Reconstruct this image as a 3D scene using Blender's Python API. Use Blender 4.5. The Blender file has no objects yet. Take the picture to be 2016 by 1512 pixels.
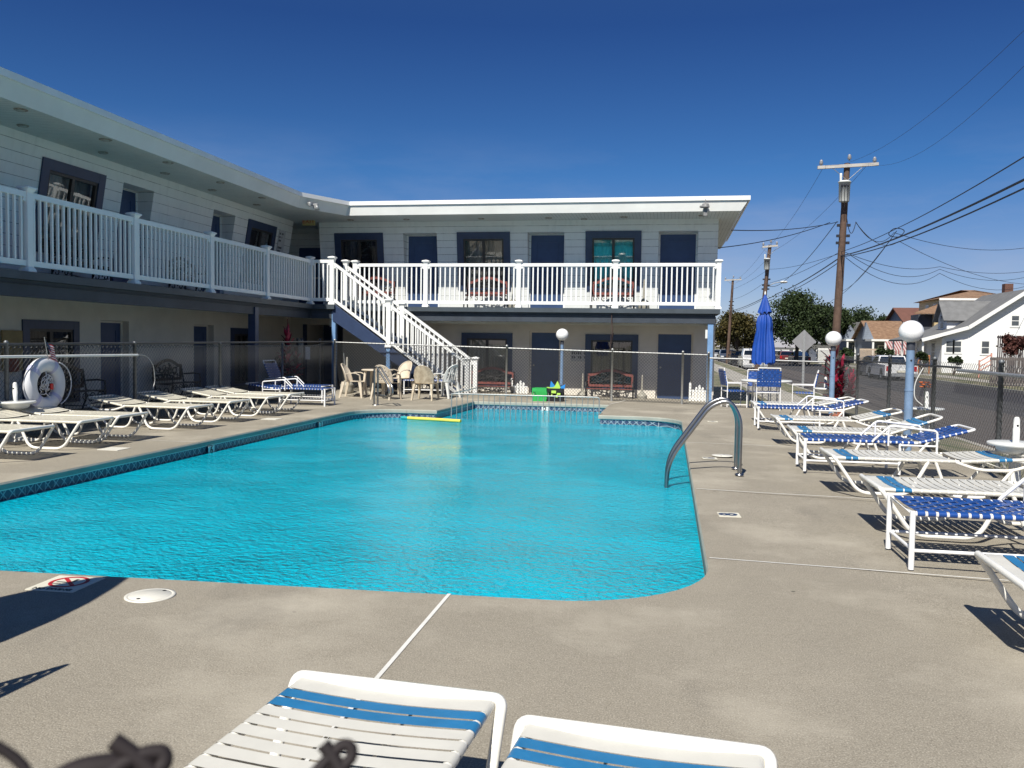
import bpy, math, random
from math import sin, cos, pi, radians, sqrt, atan2, hypot
from mathutils import Vector, Matrix
random.seed(7)
R = random.random
def U(a, b): return a + (b-a)*R()
scn = bpy.context.scene
C = scn.collection
# ------------------------------------------------------------ camera
YAW, PIT, ROL, FPX = 0.178589, 0.0474775, 0.0149718, 1698.9
_f = Vector((-sin(YAW)*cos(PIT), cos(YAW)*cos(PIT), -sin(PIT)))
_r0 = Vector((cos(YAW), sin(YAW), 0)); _u0 = _r0.cross(_f)
_r = _r0*cos(ROL) + _u0*sin(ROL); _u = -_r0*sin(ROL) + _u0*cos(ROL)
CAM = Vector((0, 0, 1.5))
cd = bpy.data.cameras.new('camera'); cam = bpy.data.objects.new('camera', cd); C.objects.link(cam)
m = Matrix((( _r.x, _u.x, -_f.x, 0), (_r.y, _u.y, -_f.y, 0), (_r.z, _u.z, -_f.z, 0), (0, 0, 0, 1)))
cam.matrix_world = Matrix.Translation(CAM) @ m
cd.sensor_width = 36; cd.lens = 36*FPX/2016; cd.clip_start = 0.05; cd.clip_end = 3000
cd.dof.use_dof = True; cd.dof.focus_distance = 12; cd.dof.aperture_fstop = 15
scn.camera = cam
# ------------------------------------------------------------ light
SUND = Vector((0.17, 0.87, -1)).normalized()          # direction the light travels
el = math.asin(-SUND.z)
sl = bpy.data.lights.new('sun', 'SUN'); so = bpy.data.objects.new('sun', sl); C.objects.link(so)
sl.energy = 4.9; sl.angle = radians(0.55); sl.color = (1, .95, .85)
so.rotation_euler = SUND.to_track_quat('-Z', 'Y').to_euler()
w = bpy.data.worlds.new('World'); scn.world = w; w.use_nodes = True
nt = w.node_tree; nt.nodes.clear()
sky = nt.nodes.new('ShaderNodeTexSky'); sky.sky_type = 'NISHITA'; sky.sun_disc = False
sky.sun_elevation = el; sky.sun_rotation = atan2(-SUND.x, -SUND.y)
sky.altitude = 800; sky.air_density = .85; sky.dust_density = .12; sky.ozone_density = 5.0
bg = nt.nodes.new('ShaderNodeBackground'); bg.inputs[1].default_value = .122
ow = nt.nodes.new('ShaderNodeOutputWorld')
tc = nt.nodes.new('ShaderNodeTexCoord'); mp = nt.nodes.new('ShaderNodeMapping'); mp.inputs['Scale'].default_value = (1.2, 1.2, 5)
nz = nt.nodes.new('ShaderNodeTexNoise'); nz.inputs['Scale'].default_value = 2.3; nz.inputs['Detail'].default_value = 7; nz.inputs['Roughness'].default_value = .62
cr = nt.nodes.new('ShaderNodeValToRGB'); cr.color_ramp.elements[0].position = .45; cr.color_ramp.elements[1].position = .78
sp = nt.nodes.new('ShaderNodeSeparateXYZ')
mr = nt.nodes.new('ShaderNodeMapRange'); mr.inputs[1].default_value = .24; mr.inputs[2].default_value = .02; mr.inputs[3].default_value = 0; mr.inputs[4].default_value = .8
mu = nt.nodes.new('ShaderNodeMath'); mu.operation = 'MULTIPLY'
mx = nt.nodes.new('ShaderNodeMix'); mx.data_type = 'RGBA'; mx.inputs['B'].default_value = (2.6, 2.9, 3.9, 1)
L = nt.links.new
L(tc.outputs['Generated'], mp.inputs[0]); L(mp.outputs[0], nz.inputs[0]); L(nz.outputs[0], cr.inputs[0])
L(tc.outputs['Generated'], sp.inputs[0]); L(sp.outputs[2], mr.inputs[0])
L(cr.outputs[0], mu.inputs[0]); L(mr.outputs[0], mu.inputs[1]); L(mu.outputs[0], mx.inputs['Factor'])
gr = nt.nodes.new('ShaderNodeValToRGB'); gr.color_ramp.elements[0].position = 0; gr.color_ramp.elements[0].color = (.50, .43, .47, 1)
gr.color_ramp.elements[1].position = 1; gr.color_ramp.elements[1].color = (.42, .52, .60, 1)
for p_, c_ in ((.10, (.40, .41, .48)), (.19, (.20, .367, .51)), (.34, (.132, .25, .43)), (.6, (.32, .43, .54))): e_ = gr.color_ramp.elements.new(p_); e_.color = (*c_, 1)
tm = nt.nodes.new('ShaderNodeMix'); tm.data_type = 'RGBA'; tm.blend_type = 'MULTIPLY'; tm.inputs['Factor'].default_value = 1
L(sp.outputs[2], gr.inputs[0]); L(sky.outputs[0], tm.inputs['A']); L(gr.outputs[0], tm.inputs['B'])
L(tm.outputs['Result'], mx.inputs['A']); L(mx.outputs['Result'], bg.inputs[0]); L(bg.outputs[0], ow.inputs[0])
scn.view_settings.view_transform = 'Standard'; scn.view_settings.look = 'None'
scn.view_settings.exposure = 0.4; scn.view_settings.gamma = 1
scn.render.engine = 'CYCLES'
scn.cycles.max_bounces = 8; scn.cycles.transparent_max_bounces = 16; scn.cycles.use_denoising = True
scn.cycles.caustics_reflective = False; scn.cycles.caustics_refractive = False
# ------------------------------------------------------------ survey: photo pixel -> world point on a plane
def ray(x, y): return _f*FPX + _r*(x-1008) - _u*(y-756)
def GZ(x, y, z=0.0):
    d = ray(x, y); return CAM + d*((z-1.5)/d.z)
def GY(x, y, Y):
    d = ray(x, y); return CAM + d*(Y/d.y)
def GX(x, y, X):
    d = ray(x, y); return CAM + d*(X/d.x)
def sstep(t): t = max(0., min(1., t)); return t*t*(3-2*t)
def gz(x, y):                                         # height of the concrete deck, which falls to the street side
    t = sstep((y-21.6)/1.6)
    return t*(-.065-.018*(max(-11, min(x, 4))-1)) - .045*max(0, y-23.2)*t*(.5 if y < 26.4 else .4)*(1 if y < 27 else 0)
# ------------------------------------------------------------ materials
MC = {}
def mat(name, col, rough=.6, var=.12, scale=6, bump=0., metal=0., bscale=None, spec=.5, col2=None, coat=0, detail=5):
    if name in MC: return MC[name]
    m = bpy.data.materials.new(name); m.use_nodes = True; MC[name] = m
    t = m.node_tree; b = t.nodes['Principled BSDF']
    b.inputs['Roughness'].default_value = rough; b.inputs['Metallic'].default_value = metal
    b.inputs['Specular IOR Level'].default_value = spec; b.inputs['Coat Weight'].default_value = coat
    tc = t.nodes.new('ShaderNodeTexCoord'); n = t.nodes.new('ShaderNodeTexNoise')
    n.inputs['Scale'].default_value = scale; n.inputs['Detail'].default_value = detail; n.inputs['Roughness'].default_value = .6
    t.links.new(tc.outputs['Object'], n.inputs['Vector'])
    r = t.nodes.new('ShaderNodeValToRGB')
    c2 = col2 or tuple(min(1, c*(1+var)) for c in col); c1 = tuple(c*(1-var) for c in col) if not col2 else col
    r.color_ramp.elements[0].position = .32; r.color_ramp.elements[1].position = .68
    r.color_ramp.elements[0].color = (*c1, 1); r.color_ramp.elements[1].color = (*c2, 1)
    t.links.new(n.outputs[0], r.inputs[0]); t.links.new(r.outputs[0], b.inputs['Base Color'])
    if bump:
        n2 = t.nodes.new('ShaderNodeTexNoise'); n2.inputs['Scale'].default_value = bscale or scale*8; n2.inputs['Detail'].default_value = 4
        t.links.new(tc.outputs['Object'], n2.inputs['Vector'])
        bp = t.nodes.new('ShaderNodeBump'); bp.inputs['Strength'].default_value = bump; bp.inputs['Distance'].default_value = .01
        t.links.new(n2.outputs[0], bp.inputs['Height']); t.links.new(bp.outputs[0], b.inputs['Normal'])
    return m
def N(t, typ, **k):
    n = t.nodes.new(typ)
    for a, v in k.items(): setattr(n, a, v)
    return n
def math_(t, op, a, b=None, c=None):
    n = N(t, 'ShaderNodeMath', operation=op)
    for i, v in enumerate((a, b, c)):
        if v is None: continue
        if isinstance(v, (int, float)): n.inputs[i].default_value = v
        else: t.links.new(v, n.inputs[i])
    return n.outputs[0]
def mixc(t, f, a, b):
    n = N(t, 'ShaderNodeMix', data_type='RGBA')
    for k, v in (('Factor', f), ('A', a), ('B', b)):
        if isinstance(v, (int, float)): n.inputs[k].default_value = v
        elif isinstance(v, tuple): n.inputs[k].default_value = (*v, 1) if len(v) == 3 else v
        else: t.links.new(v, n.inputs[k])
    return n.outputs['Result']
def noise(t, vec, scale, detail=4, rough=.55, ramp=None):
    n = N(t, 'ShaderNodeTexNoise'); n.inputs['Scale'].default_value = scale; n.inputs['Detail'].default_value = detail; n.inputs['Roughness'].default_value = rough
    t.links.new(vec, n.inputs['Vector'])
    if ramp is None: return n.outputs[0]
    m = N(t, 'ShaderNodeMapRange'); m.inputs[1].default_value, m.inputs[2].default_value = ramp
    t.links.new(n.outputs[0], m.inputs[0]); return m.outputs[0]
def bumpn(t, h, b, s=.3, d=.01):
    bp = N(t, 'ShaderNodeBump'); bp.inputs['Strength'].default_value = s; bp.inputs['Distance'].default_value = d
    t.links.new(h, bp.inputs['Height']); t.links.new(bp.outputs[0], b.inputs['Normal'])
def mscale(t, vec, s):
    n = N(t, 'ShaderNodeMapping'); n.inputs['Scale'].default_value = s; t.links.new(vec, n.inputs[0]); return n.outputs[0]
def newmat(name):
    m = bpy.data.materials.new(name); m.use_nodes = True; MC[name] = m
    return m, m.node_tree, m.node_tree.nodes['Principled BSDF'], N(m.node_tree, 'ShaderNodeTexCoord').outputs['Object']

# deck concrete
m, t, b, oc = newmat('deck_concrete')
big = noise(t, oc, .7, 7, .68, (.33, .64)); med = noise(t, oc, 3.2, 6, .65, (.3, .7)); fine = noise(t, oc, 85, 3, .7, (.25, .75)); grit = noise(t, oc, 26, 5, .75, (.3, .7))
c = mixc(t, big, (.222, .198, .155), (.318, .285, .227)); c = mixc(t, math_(t, 'MULTIPLY', med, .5), c, (.21, .19, .155))
c = mixc(t, math_(t, 'MULTIPLY', grit, .5), c, (.40, .365, .30)); c = mixc(t, math_(t, 'MULTIPLY', fine, .5), c, (.22, .195, .155))
st = noise(t, mscale(t, oc, (.9, .35, 1)), 1.1, 5, .6, (.57, .72)); c = mixc(t, math_(t, 'MULTIPLY', st, .62), c, (.17, .155, .13))
v = N(t, 'ShaderNodeTexVoronoi'); v.inputs['Scale'].default_value = 1.7; t.links.new(oc, v.inputs['Vector'])
spot = math_(t, 'LESS_THAN', v.outputs['Distance'], .022); c = mixc(t, math_(t, 'MULTIPLY', spot, .8), c, (.03, .028, .025))
peb = noise(t, oc, 140, 2, .5); c = mixc(t, math_(t, 'MULTIPLY', math_(t, 'GREATER_THAN', peb, .60), .45), c, (.50, .46, .38)); c = mixc(t, math_(t, 'MULTIPLY', math_(t, 'LESS_THAN', peb, .40), .45), c, (.09, .08, .065))
pp = noise(t, oc, .8, 6, .62, (.50, .70)); c = mixc(t, math_(t, 'MULTIPLY', pp, .7), c, (.45, .41, .335))
t.links.new(c, b.inputs['Base Color']); b.inputs['Roughness'].default_value = .85; b.inputs['Specular IOR Level'].default_value = .25
bumpn(t, math_(t, 'ADD', fine, math_(t, 'MULTIPLY', grit, 1.5)), b, .35, .004)
DECK = m
# coping
COPE = mat('coping_concrete', (.33, .335, .29), .8, .1, 3, .3, bscale=60)
# wall tile with diamonds
m, t, b, oc = newmat('waterline_tile')
sx = N(t, 'ShaderNodeSeparateXYZ'); t.links.new(oc, sx.inputs[0])
run = math_(t, 'ADD', sx.outputs[0], sx.outputs[1])
u_ = math_(t, 'MULTIPLY', run, 1/.13); v_ = math_(t, 'MULTIPLY', math_(t, 'ADD', sx.outputs[2], .2), 1/.13)
def tri(x): return math_(t, 'ABSOLUTE', math_(t, 'SUBTRACT', math_(t, 'FRACT', x), .5))
a1 = tri(math_(t, 'ADD', u_, v_)); a2 = tri(math_(t, 'SUBTRACT', u_, v_)); a3 = tri(math_(t, 'MULTIPLY', run, 1/.15))
ln = math_(t, 'MAXIMUM', math_(t, 'LESS_THAN', a1, .07), math_(t, 'LESS_THAN', a2, .07))
g1 = math_(t, 'GREATER_THAN', a3, .485)
c = mixc(t, noise(t, oc, 9, 3, .5, (.3, .7)), (.025, .045, .10), (.06, .09, .16)); c = mixc(t, math_(t, 'MULTIPLY', ln, .75), c, (.34, .45, .5)); c = mixc(t, g1, c, (.5, .55, .56))
t.links.new(c, b.inputs['Base Color']); b.inputs['Roughness'].default_value = .3
TILE = m
POOLIN = mat('pool_plaster', (.52, .84, .97), .8, .08, 2.5, spec=.2)
# water
m, t, b, oc = newmat('pool_water_surface')
t.nodes.remove(b); out = t.nodes['Material Output']
w1 = noise(t, mscale(t, oc, (1.0, 1.2, 1)), 3.2, 3, .5); w2 = noise(t, mscale(t, oc, (1.0, 1.1, 1)), 17, 3, .55); w3 = noise(t, oc, .6, 2, .5); w4 = noise(t, oc, 27, 2, .6)
h = math_(t, 'ADD', math_(t, 'ADD', math_(t, 'MULTIPLY', w1, .7), math_(t, 'MULTIPLY', w2, 1.0)), math_(t, 'MULTIPLY', w4, .42))
amp = N(t, 'ShaderNodeMapRange'); amp.inputs[1].default_value = .35; amp.inputs[2].default_value = .65; amp.inputs[3].default_value = .4; amp.inputs[4].default_value = 1.25
t.links.new(w3, amp.inputs[0])
bp = N(t, 'ShaderNodeBump'); bp.inputs['Strength'].default_value = 1.0; bp.inputs['Distance'].default_value = .022
t.links.new(math_(t, 'MULTIPLY', h, amp.outputs[0]), bp.inputs['Height'])
bp2 = N(t, 'ShaderNodeBump'); bp2.inputs['Strength'].default_value = 1.0; bp2.inputs['Distance'].default_value = .085
t.links.new(math_(t, 'MULTIPLY', h, amp.outputs[0]), bp2.inputs['Height'])
gl = N(t, 'ShaderNodeBsdfGlossy'); gl.inputs['Roughness'].default_value = .04; t.links.new(bp.outputs[0], gl.inputs['Normal'])
tr = N(t, 'ShaderNodeBsdfTransparent'); tr.inputs[0].default_value = (.22, .88, 1.0, 1)
df = N(t, 'ShaderNodeBsdfDiffuse'); df.inputs[0].default_value = (.0, .73, 1.0, 1); t.links.new(bp2.outputs[0], df.inputs['Normal'])
m1 = N(t, 'ShaderNodeMixShader'); m1.inputs[0].default_value = .56; t.links.new(tr.outputs[0], m1.inputs[1]); t.links.new(df.outputs[0], m1.inputs[2])
fr = N(t, 'ShaderNodeFresnel'); fr.inputs[0].default_value = 1.38; t.links.new(bp.outputs[0], fr.inputs['Normal'])
m2 = N(t, 'ShaderNodeMixShader'); t.links.new(fr.outputs[0], m2.inputs[0]); t.links.new(m1.outputs[0], m2.inputs[1]); t.links.new(gl.outputs[0], m2.inputs[2])
t.links.new(m2.outputs[0], out.inputs[0])
WATER = m
# siding: painted boards with joints
def boards(name, ca, cb, pitch, gap=.045, axis=2, gcol=(.12, .13, .14), rough=.5, dirt=.12):
    m, t, b, oc = newmat(name)
    sx = N(t, 'ShaderNodeSeparateXYZ'); t.links.new(oc, sx.inputs[0])
    f = math_(t, 'FRACT', math_(t, 'MULTIPLY', sx.outputs[axis], 1/pitch))
    g = math_(t, 'LESS_THAN', f, gap)
    c = mixc(t, noise(t, oc, 1.3, 5, .6, (.3, .7)), ca, cb)
    st = noise(t, mscale(t, oc, (6, 6, .7)), 1.5, 4, .6, (.5, .8)); c = mixc(t, math_(t, 'MULTIPLY', st, dirt*2), c, tuple(x*.55 for x in ca))
    gn = math_(t, 'MULTIPLY', g, noise(t, oc, 3, 3, .6, (.25, .55)))
    c = mixc(t, gn, c, gcol); t.links.new(c, b.inputs['Base Color']); b.inputs['Roughness'].default_value = rough
    bumpn(t, math_(t, 'ADD', f, math_(t, 'MULTIPLY', noise(t, oc, 30, 3), .3)), b, .35, .01)
    return m
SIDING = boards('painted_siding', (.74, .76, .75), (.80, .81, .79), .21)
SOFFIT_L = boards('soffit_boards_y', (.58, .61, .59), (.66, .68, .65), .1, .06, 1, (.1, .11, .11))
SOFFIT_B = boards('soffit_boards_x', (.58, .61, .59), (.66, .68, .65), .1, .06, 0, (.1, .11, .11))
STUCCO = mat('cream_stucco', (.66, .62, .55), .85, .08, 1.6, .4, bscale=55)
FASCIA = mat('white_fascia', (.68, .69, .67), .5, .07, .9, .1, bscale=5)
CAPW = mat('white_roof_edge', (.8, .8, .79), .5, .05, 2)
VINYL = mat('white_vinyl', (.80, .81, .80), .35, .03, 4)
BLUEP = mat('navy_paint', (.028, .047, .105), .4, .12, 5)
DOORB = mat('navy_door', (.03, .06, .145), .4, .1, 4)
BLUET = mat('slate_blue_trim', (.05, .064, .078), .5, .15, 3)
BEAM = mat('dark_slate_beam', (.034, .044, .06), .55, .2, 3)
BLUEL = mat('light_blue_paint', (.16, .29, .50), .45, .1, 5)
BLUELAMP = mat('dusty_blue_paint', (.17, .26, .40), .45, .18, 5)
BRONZE = mat('bronze_frame', (.035, .03, .028), .4, .1, 5)
BLACK = mat('black_iron', (.012, .012, .014), .45, .2, 8)
DARK = mat('room_shade_black', (.02, .02, .022), .8, .2, 3)
WHITEF = mat('white_powder_frame', (.82, .80, .74), .3, .04, 5, coat=.2)
WHITES = mat('white_vinyl_strap', (.60, .585, .525), .38, .05, 9)
CREAMS = mat('cream_vinyl_strap', (.66, .625, .52), .4, .05, 9)
BLUES = mat('teal_blue_strap', (.024, .165, .35), .32, .1, 9)
ROYAL = mat('royal_blue_strap', (.014, .065, .27), .3, .12, 12)
PLASW = mat('white_plastic', (.66, .67, .65), .4, .05, 4)
BEIGE = mat('beige_resin', (.58, .51, .41), .45, .12, 7)
CHROME = mat('stainless_tube', (.36, .36, .36), .30, .06, 20, metal=1)
GALV = mat('galvanised_steel', (.40, .405, .40), .45, .2, 30, metal=.6)
GALVD = mat('weathered_wire', (.12, .125, .13), .6, .3, 30, metal=.3)
WIREG = mat('galvanised_wire', (.07, .072, .072), .5, .3, 30, metal=.4)
REDW = mat('faded_red_wood', (.20, .06, .05), .5, .2, 8)
ROPE = mat('white_rope', (.6, .6, .62), .8, .1, 40)
SIGNW = mat('cream_sign', (.66, .63, .52), .5, .05, 6)
SIGNR = mat('sign_red', (.45, .02, .03), .5, .05, 6)
SIGNB = mat('sign_navy', (.02, .04, .10), .5, .05, 6)
INK = mat('sign_ink', (.015, .015, .02), .5, .05, 6)
GLOBE = mat('opal_globe', (.82, .82, .82), .22, .02, 3, coat=.3)
UMB = mat('blue_canvas', (.006, .06, .34), .6, .12, 5)
WOODP = mat('creosote_pole', (.10, .062, .045), .85, .3, 5, .3, bscale=20)
CABLE = mat('black_cable', (.012, .013, .02), .5, .1, 5)
SHRUB = mat('shrub_green', (.03, .06, .018), .7, .4, 3)
def glassmat(name, tint, refl=.10):
    m, t, b, oc = newmat(name); t.nodes.remove(b); out = t.nodes['Material Output']
    bp = N(t, 'ShaderNodeBump'); bp.inputs['Strength'].default_value = .06; bp.inputs['Distance'].default_value = .02
    t.links.new(noise(t, oc, 1.5, 2), bp.inputs['Height'])
    tr = N(t, 'ShaderNodeBsdfTransparent'); tr.inputs[0].default_value = (*tint, 1)
    gl = N(t, 'ShaderNodeBsdfGlossy'); gl.inputs['Roughness'].default_value = .02; t.links.new(bp.outputs[0], gl.inputs['Normal'])
    fr = N(t, 'ShaderNodeFresnel'); fr.inputs[0].default_value = 1.5
    f = math_(t, 'ADD', fr.outputs[0], refl)
    mx = N(t, 'ShaderNodeMixShader'); t.links.new(f, mx.inputs[0]); t.links.new(tr.outputs[0], mx.inputs[1]); t.links.new(gl.outputs[0], mx.inputs[2])
    t.links.new(mx.outputs[0], out.inputs[0]); return m
GLASS = glassmat('window_glass', (.75, .78, .78), .10)
GLASST = glassmat('teal_window_glass', (.45, .97, .95), .12)
GLASSC = glassmat('car_glass', (.12, .14, .15), .12)
# ------------------------------------------------------------ mesh builder
class MB:
    def __init__(s): s.v = []; s.f = []; s.mi = []; s.sm = []
    def add(s, vs, fs, mi=0, sm=False):
        o = len(s.v); s.v += [tuple(v) for v in vs]; s.f += [tuple(i+o for i in f) for f in fs]
        s.mi += [mi]*len(fs); s.sm += [sm]*len(fs); return s
    def quad(s, a, b, c, d, mi=0): return s.add([a, b, c, d], [(0, 1, 2, 3)], mi)
    def poly(s, ps, mi=0): return s.add(ps, [tuple(range(len(ps)))], mi)
    def box(s, a, b, mi=0, M=None):
        x0, y0, z0 = a; x1, y1, z1 = b
        vs = [(x0, y0, z0), (x1, y0, z0), (x1, y1, z0), (x0, y1, z0), (x0, y0, z1), (x1, y0, z1), (x1, y1, z1), (x0, y1, z1)]
        if M is not None: vs = [M @ Vector(v) for v in vs]
        return s.add(vs, [(3, 2, 1, 0), (4, 5, 6, 7), (0, 1, 5, 4), (1, 2, 6, 5), (2, 3, 7, 6), (3, 0, 4, 7)], mi)
    def cbox(s, c, d, mi=0, M=None): return s.box([c[i]-d[i]/2 for i in range(3)], [c[i]+d[i]/2 for i in range(3)], mi, M)
    def bar(s, p, q, w, h, up=(0, 0, 1), mi=0):
        p, q = Vector(p), Vector(q); d = (q-p).normalized(); up = Vector(up)
        sd = d.cross(up).normalized(); u = sd.cross(d).normalized()
        vs = []
        for e in (p, q):
            for a, b in ((-1, -1), (1, -1), (1, 1), (-1, 1)): vs.append(e + sd*a*w/2 + u*b*h/2)
        return s.add(vs, [(0, 1, 2, 3), (7, 6, 5, 4), (0, 4, 5, 1), (1, 5, 6, 2), (2, 6, 7, 3), (3, 7, 4, 0)], mi)
    def tube(s, pts, r, n=8, mi=0, closed=False, caps=True, sm=True):
        P = [Vector(p) for p in pts]; k = len(P); vs = []
        prev = None
        for i in range(k):
            if closed: d = P[(i+1) % k]-P[i-1]
            else: d = P[min(i+1, k-1)]-P[max(i-1, 0)]
            d.normalize()
            if prev is None:
                a = Vector((0, 0, 1)) if abs(d.z) < .9 else Vector((1, 0, 0)); x = d.cross(a).normalized()
            else:
                x = prev - d*prev.dot(d); x.normalize()
            prev = x; y = d.cross(x); rr = r[i] if isinstance(r, (list, tuple)) else r
            for j in range(n):
                a = 2*pi*j/n; vs.append(P[i] + x*cos(a)*rr + y*sin(a)*rr)
        fs = []
        for i in range(k if closed else k-1):
            for j in range(n):
                a = i*n+j; b = i*n+(j+1) % n; c = ((i+1) % k)*n+(j+1) % n; d = ((i+1) % k)*n+j; fs.append((a, b, c, d))
        s.add(vs, fs, mi, sm)
        if caps and not closed: s.add(vs[:n], [tuple(reversed(range(n)))], mi); s.add(vs[-n:], [tuple(range(n))], mi)
        return s
    def lathe(s, prof, c=(0, 0, 0), n=24, mi=0, sm=True, cap=True):
        vs = []
        for r, z in prof:
            for j in range(n): a = 2*pi*j/n; vs.append((c[0]+cos(a)*r, c[1]+sin(a)*r, c[2]+z))
        fs = [(i*n+j, i*n+(j+1) % n, (i+1)*n+(j+1) % n, (i+1)*n+j) for i in range(len(prof)-1) for j in range(n)]
        s.add(vs, fs, mi, sm)
        if cap:
            s.add(vs[:n], [tuple(reversed(range(n)))], mi); s.add(vs[-n:], [tuple(range(n))], mi)
        return s
    def sph(s, c, r, n=16, mi=0, sz=1):
        return s.lathe([(max(1e-4, r*sin(pi*i/n)), -r*cos(pi*i/n)*sz) for i in range(n+1)], c, n*2, mi, True, False)
    def prism(s, pts, a, b, mi=0):                     # polygon of 3-D points swept by vector from a to b offsets
        k = len(pts); A = [Vector(p)+Vector(a) for p in pts]; B = [Vector(p)+Vector(b) for p in pts]
        return s.add(A+B, [tuple(reversed(range(k))), tuple(range(k, 2*k))] + [(i, (i+1) % k, k+(i+1) % k, k+i) for i in range(k)], mi)
    def build(s, name, mats, parent=None, loc=None, label=None):
        me = bpy.data.meshes.new(name); me.from_pydata(s.v, [], s.f)
        if not isinstance(mats, (list, tuple)): mats = [mats]
        for m in mats: me.materials.append(m)
        me.polygons.foreach_set('material_index', s.mi); me.polygons.foreach_set('use_smooth', s.sm); me.update()
        o = bpy.data.objects.new(name, me); C.objects.link(o)
        if parent: o.parent = parent
        if loc: o.location = loc
        if label: o['label'] = label
        return o
def tag(o, label=None, cat=None, group=None, kind=None):
    if label: o['label'] = label
    if cat: o['category'] = cat
    if group: o['group'] = group
    if kind: o['kind'] = kind
    return o
def thing(name, label, cat, loc=(0, 0, 0), rz=0, group=None):
    o = bpy.data.objects.new(name, None); C.objects.link(o); o.location = loc; o.rotation_euler = (0, 0, rz); o.empty_display_size = .1
    return tag(o, label, cat, group)
def dup(root, loc, rz=0, label=None, group=None):
    def cp(o, par):
        c = o.copy(); C.objects.link(c); c.parent = par
        for ch in list(o.children): cp(ch, c)
        return c
    kids = list(root.children); r = root.copy(); C.objects.link(r)
    r.location = loc; r.rotation_euler = (0, 0, rz)
    if label: r['label'] = label
    if group: r['group'] = group
    for k in kids: cp(k, r)
    return r
def arc(c, r, a0, a1, n, f):                           # helper: list of f(angle)
    return [f(a0+(a1-a0)*i/n) for i in range(n+1)]
def fillet(pts, r, n=5):
    P = [Vector(p) for p in pts]; out = [P[0]]
    for i in range(1, len(P)-1):
        a, b, c = P[i-1], P[i], P[i+1]; d1 = (a-b); d2 = (c-b); k = min(r, d1.length*.48, d2.length*.48)
        p, q = b+d1.normalized()*k, b+d2.normalized()*k
        for j in range(n+1):
            t = j/n; out.append(p*(1-t)**2 + b*2*t*(1-t) + q*t*t)
    out.append(P[-1]); return out
def text_mesh(name, txt, size, M, mt, parent, depth=.002, bold=0):
    cu = bpy.data.curves.new(name, 'FONT'); cu.body = txt; cu.size = size; cu.align_x = 'CENTER'; cu.align_y = 'CENTER'; cu.extrude = depth; cu.offset = bold; cu.resolution_u = 3
    o = bpy.data.objects.new(name, cu); C.objects.link(o)
    dg = bpy.context.evaluated_depsgraph_get(); me = bpy.data.meshes.new_from_object(o.evaluated_get(dg))
    C.objects.unlink(o); bpy.data.objects.remove(o); me.transform(M); me.materials.clear(); me.materials.append(mt); me.name = name
    r = bpy.data.objects.new(name, me); C.objects.link(r); r.parent = parent; return r
def frameM(o, x, y):                                   # matrix with given x and y axes at origin o
    x = Vector(x).normalized(); y = Vector(y).normalized(); z = x.cross(y)
    return Matrix(((x.x, y.x, z.x, o[0]), (x.y, y.y, z.y, o[1]), (x.z, y.z, z.z, o[2]), (0, 0, 0, 1)))

# ------------------------------------------------------------ pool, deck, ground
from mathutils.geometry import delaunay_2d_cdt
def circ(cx, cy, r, a0, a1, n): return [(cx+r*cos(radians(a0+(a1-a0)*i/n)), cy+r*sin(radians(a0+(a1-a0)*i/n))) for i in range(n+1)]
POOL = [(-6.66, 4.66)] + [(x, 4.98+.048*x) for x in (-5.5, -4.2, -3, -1.8)] + circ(-.7, 5.95, 1.0, -90, 0, 12) + [(.3, 9), (.3, 12), (.3, 15)] + circ(-.7, 17.3, 1.0, 0, 90, 10) + \
    [(-1.42, 18.3), (-1.42, 21.5), (-4.86, 21.5), (-4.98, 18.3), (-5.66, 18.3)] + circ(-5.66, 17.3, 1.0, 90, 180, 10) + [(-6.66, 14), (-6.66, 10), (-6.66, 7)]
NP = len(POOL)
def inside(x, y, P):
    c = False; j = len(P)-1
    for i in range(len(P)):
        if (P[i][1] > y) != (P[j][1] > y) and x < (P[j][0]-P[i][0])*(y-P[i][1])/(P[j][1]-P[i][1])+P[i][0]: c = not c
        j = i
    return c
outer = [(-14, -4), (4.15, -4), (4.15, 23.9), (1.7, 23.9), (1.7, 27.4), (-14, 27.4)]
vs = [Vector(p) for p in POOL+outer]; ed = [(i, (i+1) % NP) for i in range(NP)] + [(NP+i, NP+(i+1) % 6) for i in range(6)]
for iy in range(14):
    for ix in range(14):
        x, y = -13.5+ix*1.25, 21.62+iy*.42
        if inside(x, y, outer) and not inside(x, y, POOL): vs.append(Vector((x, y)))
ov, oe, of, *_ = delaunay_2d_cdt(vs, ed, [], 0, 1e-5)
mb = MB(); V3 = [(v.x, v.y, gz(v.x, v.y)) for v in ov]; F = []
for f in of:
    cx = sum(ov[i].x for i in f)/3; cy = sum(ov[i].y for i in f)/3
    if inside(cx, cy, outer) and not inside(cx, cy, POOL): F.append(tuple(f))
mb.add(V3, F); tag(mb.build('pool_deck', DECK), kind='structure')
# deck slab edge toward the street
mb = MB(); mb.quad((4.15, -4, 0), (4.15, 23.9, -.12), (4.15, 23.9, -.5), (4.15, -4, -.5)); mb.quad((1.7, 23.9, -.1), (1.7, 27.4, -.2), (1.7, 27.4, -.5), (1.7, 23.9, -.5)); mb.quad((1.7, 23.9, -.1), (4.15, 23.9, -.12), (4.15, 23.9, -.5), (1.7, 23.9, -.5))
tag(mb.build('deck_edge', COPE), kind='structure')
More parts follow.
